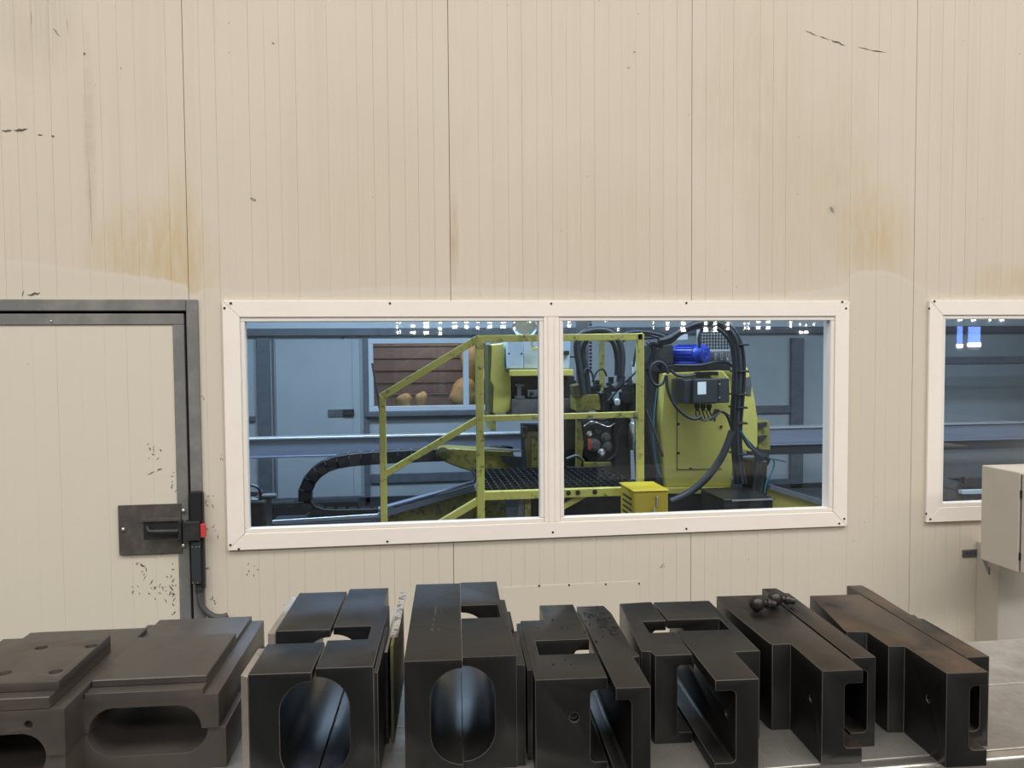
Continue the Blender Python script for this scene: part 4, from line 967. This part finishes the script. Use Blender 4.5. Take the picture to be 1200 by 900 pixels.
# pair with the small square window
d = die('bending_die', (.249, -1.973), TZ, [plan([(0, 0), (.145, 0), (.145, .456), (.058, .456), (.058, .345), (0, .345)], H), MB().box((-.010, .06, 0), (.01, .34, H-.004))],
    [MB().prism(slot(.145, -1, .034, .022, .168, .010), 1, -.1, .7), MB().box((.022, .128, .10), (.2, .212, .3)), cyl((.078, 0, .115), (0, 1, 0), .0095, .03)], 'die_dark', 'dark die half with a small round hole in its front face')
d = die('bending_die', (.397, -2.034), TZ, [plan([(0, 0), (.069, 0), (.069, .150), (.083, .154), (.083, .175), (.078, .18), (.078, .43), (.070, .49), (0, .49)], H)],
    [MB().prism(slot(0, 1, .031, .024, .170, .010), 1, -.1, .7)], 'die_dark', 'dark die half strewn with metal chips, beside the half with the round hole')
# tall pair with the oval bore
H3 = .232
d = die('bending_die', (-.009, -1.935), TZ, [plan([(0, 0), (.116, 0), (.116, .52), (0, .52)], H3)], [MB().prism(slot(.116, -1, .064, .018, .214, .063), 1, -.1, .7), MB().box((.084, .16, .11), (.2, .25, .15))], 'die_dark', 'tall dark die half with engraved top, left of the oval bore')
part(d, 'engraving', MB().box((.048, .17, H3), (.054, .185, H3+.0003)).box((.050, .20, H3), (.0545, .21, H3+.0003)).box((.052, .23, H3), (.056, .25, H3+.0003)).box((.054, .27, H3), (.058, .34, H3+.0003)).box((.064, .17, H3), (.069, .18, H3+.0003)).box((.066, .30, H3), (.07, .312, H3+.0003)), 'die_lying')
d = die('bending_die', (.1080, -1.931), TZ, [plan([(0, 0), (.109, 0), (.109, .358), (.097, .36), (.097, .515), (0, .515)], H3), MB().box((.10, .005, 0), (.127, .20, H3-.022)), MB().box((.10, .18, 0), (.118, .30, H3-.010))],
    [MB().prism(slot(0, 1, .065, .018, .214, .064), 1, -.1, .7), MB().box((-.1, .232, .10), (.09, .325, .3))], 'die_dark', 'tall dark die half with a square window, right of the oval bore')
# bluish pair with the cross gap
d = die('bending_die', (-.3045, -1.954), TZ, [plan([(.0, 0), (.120, 0), (.120, .512), (.0, .512)], H3)], [MB().prism(slot(.120, -1, .062, .016, .214, .060), 1, -.1, .7), MB().box((-.1, .158, .16), (.2, .236, .3)), MB().prism([(-.02, -.02), (.002, -.02), (-.02, .002)], 2, -.1, .4)], 'die_blue', 'tall blue-tinted die half cut across by a gap, with bright left edge')
part(d, 'edge_strip', MB().prism([(-.0165, .012), (-.0005, .0), (-.0005, .15), (-.0165, .15)], 2, 0, H3-.006), 'bare_steel')
part(d, 'edge_strip', MB().prism([(-.0165, .236), (-.0005, .236), (-.0005, .50), (-.0165, .50)], 2, 0, H3-.006), 'bare_steel')
part(d, 'edge_strip', MB().prism([(-.0165, .1505), (-.0005, .1505), (-.0005, .2355), (-.0165, .2355)], 2, 0, .154), 'bare_steel')
d = die('bending_die', (-.1795, -1.943), TZ, [plan([(0, 0), (.112, 0), (.114, .37), (.100, .372), (.100, .515), (0, .515)], H3), MB().box((.10, .004, 0), (.120, .26, H3-.014))],
    [MB().prism(slot(0, 1, .064, .016, .214, .062), 1, -.1, .7), MB().box((-.1, .150, .10), (.085, .232, .3))], 'die_blue', 'tall blue-tinted die half with a square window beside the cross gap')
# thin plates standing between the tall pairs
sp = empty('shim_plate', (-.035, -1.8, TZ), label='thin steel plate with a marked light edge, standing left of the engraved die', cat='plate')
sp.rotation_euler = (0, 0, R(YAW))
part(sp, 'plate', MB().box((-.003, 0, 0), (.003, .36, .215)), 'green_edge'); part(sp, 'marked_edge', MB().box((-.006, .05, .2152), (.010, .36, .2195)), 'tape_scale')
sp = empty('shim_plate', (-.047, -1.80, TZ), label='second thin dark plate standing right of the blue-tinted die', cat='plate'); sp.rotation_euler = (0, 0, R(YAW))
part(sp, 'plate', MB().box((-.003, 0, 0), (.003, .30, .20)), 'die_dark'); part(sp, 'bright_edge', MB().box((-.003, 0, .2002), (.003, .30, .202)), 'bare_steel')

# lying stacked pairs at the left
ZS = TZ+.085
def lying(name, origin, wid, base, zt, ledge, bore_d, up, mat, label, yaw, extra=[], cuts=[], length=.44, bore=(.035, None)):
    b0 = bore[0]; b1 = wid-b0; r = bore_d
    if up:   # upper half: channel open downwards
        prof = [(0, 0), (b0, 0)]
        n = 10
        for i in range(1, n+1): t = math.pi/2*i/n; prof.append((b0+r*(1-math.cos(t)), r*math.sin(t)))
        for i in range(0, n+1): t = math.pi/2*i/n; prof.append((b1-r+r*math.sin(t), r*math.cos(t)))
        prof += [(wid, 0), (wid, zt-ledge[2]), (wid-ledge[1], zt-ledge[2]), (wid-ledge[1], zt), (ledge[0], zt), (ledge[0], zt-ledge[2]), (0, zt-ledge[2])]
    else:
        prof = [(0, 0), (wid, 0), (wid, zt)]; n = 10
        prof.append((b1, zt))
        for i in range(1, n+1): t = math.pi/2*i/n; prof.append((b1-r+r*math.cos(t), zt-r*math.sin(t)))
        for i in range(0, n+1): t = math.pi/2*i/n; prof.append((b0+r-r*math.sin(t), zt-r*math.cos(t)))
        prof.append((0, zt))
    out = []
    for p in prof:
        if not out or (Vector(p)-Vector(out[-1])).length > 1e-5: out.append(p)
    return die(name, origin, base, [MB().prism(out, 1, 0, length)]+extra, cuts, mat, label, yaw)
pL = atz(82, 838, ZS+.055); pR = atz(252, 838, ZS+.055)
oR = atz(82, 862, ZS); wR = (atz(252, 860, ZS)-oR).length
yR = -2.0
d1 = lying('forming_die', (oR.x, oR.y), wR, ZS+.0006, .082, (.030, .030, .012), .050, True, 'die_lying', 'grey brown upper die half with raised plate, lying left of the blue-tinted die', yR)
part(d1, 'raised_plate', MB().box((.032, .03, .0822), (wR-.030, .275, .097), .0015), 'die_lying')
lying('forming_die', (oR.x-.004, oR.y+.004), wR+.016, TZ, .085, (0, 0, 0), .050, False, 'die_lying', 'lower die half with scooped channel under the raised-plate half', yR)
oL = atz(82, 882, ZS); wL = .27; oL = Vector((oL.x-wL-.004, oL.y, 0))
hz = []
for px, py in ((48.5, 759), (107, 757), (65.5, 787), (5, 789)):
    p = atz(px, py, ZS+.132); dx, dy = p.x-oL.x, p.y-oL.y; t = R(yR); hz.append((dx*math.cos(t)+dy*math.sin(t), -dx*math.sin(t)+dy*math.cos(t)))
d2_ = lying('forming_die', (oL.x, oL.y), wL, ZS+.0006, .090, (.020, .0005, .0005), .045, True, 'die_lying', 'grey brown upper die half whose thick plate has four round holes, at the left end', yR,
    [], [cyl((.205, 0, .062), (0, 1, 0), .008, .03)])
part(d2_, 'thick_plate', MB().box((.02, .0005, .0902), (wL-.026, .29, .1138), .0015), 'die_lying')
tp = die('top_plate', (0, 0), .114, [MB().box((.02, .028, 0), (wL-.022, .28, .018))], [cyl((u, v, .018), (0, 0, 1), .0125, .03) for u, v in hz], 'die_lying', '', 0)
tb_ = [c for c in tp.children][0]; tb_.name = 'top_plate'; tb_.parent = d2_; tb_.location = (0, 0, .114); bpy.data.objects.remove(tp); tb_.name = 'top_plate'
lying('forming_die', (oL.x-.002, oL.y+.004), wL, TZ, .085, (0, 0, 0), .045, False, 'die_lying', 'lower die half under the four-hole half at the left end', yR)

# ball studs lying on the die
ZD = TZ+H
def stud(p, r, ang, label):
    root = empty('ball_stud', (p.x, p.y, ZD), label=label, cat='ball stud'); root.rotation_euler = (0, 0, R(ang))
    part(root, 'ball', MB().lathe((0, 0, r), (1, 0, 0), [(-r*.999+r*.0, .0005)]+[(-r*math.cos(math.pi*i/12), r*math.sin(math.pi*i/12)) for i in range(1, 11)]+[(r*.93, r*.34)], 20), 'stud_steel', 60)
    part(root, 'neck', MB().lathe((r*.8, 0, r), (1, 0, -.18), [(0, r*.45), (r*.5, r*.42), (r*.5, r*.62), (r*.75, r*.66), (r*1.0, r*.6), (r*1.0, r*.5), (r*1.7, r*.48), (r*1.75, r*.40)], 16), 'stud_steel', 40)
stud(atz(887, 716, ZD), .0195, 4, 'dark oily ball stud, the nearer one lying on the die')
stud(atz(908, 710, ZD), .0195, -12, 'dark oily ball stud, the farther one lying on the die')
# chips on the die tops
rr = random.Random(11); mb = MB()
for i in range(120):
    if i < 95: t = rr.random(); x, y = 690+t*35+rr.gauss(0, 7), 714+t*30+rr.gauss(0, 4)
    else: x, y = rr.uniform(625, 720), rr.uniform(720, 780)
    if i >= 116: x, y = 673+rr.gauss(0, 3), 766+rr.gauss(0, 1)
    p = atz(x, y, ZD); s = rr.uniform(.0006, .0019)
    if .25 < p.x < .49 and not (.27 < p.x < .40 and -1.86 < p.y < -1.74): mb.box(p+Vector((-s*rr.uniform(.6, 2), -s, .0002)), p+Vector((s, s*rr.uniform(.6, 2), s*1.2)))
obj('metal_chips', mb, 'debris', kind='stuff', label='black metal chips scattered on the dark dies', cat='metal chips')
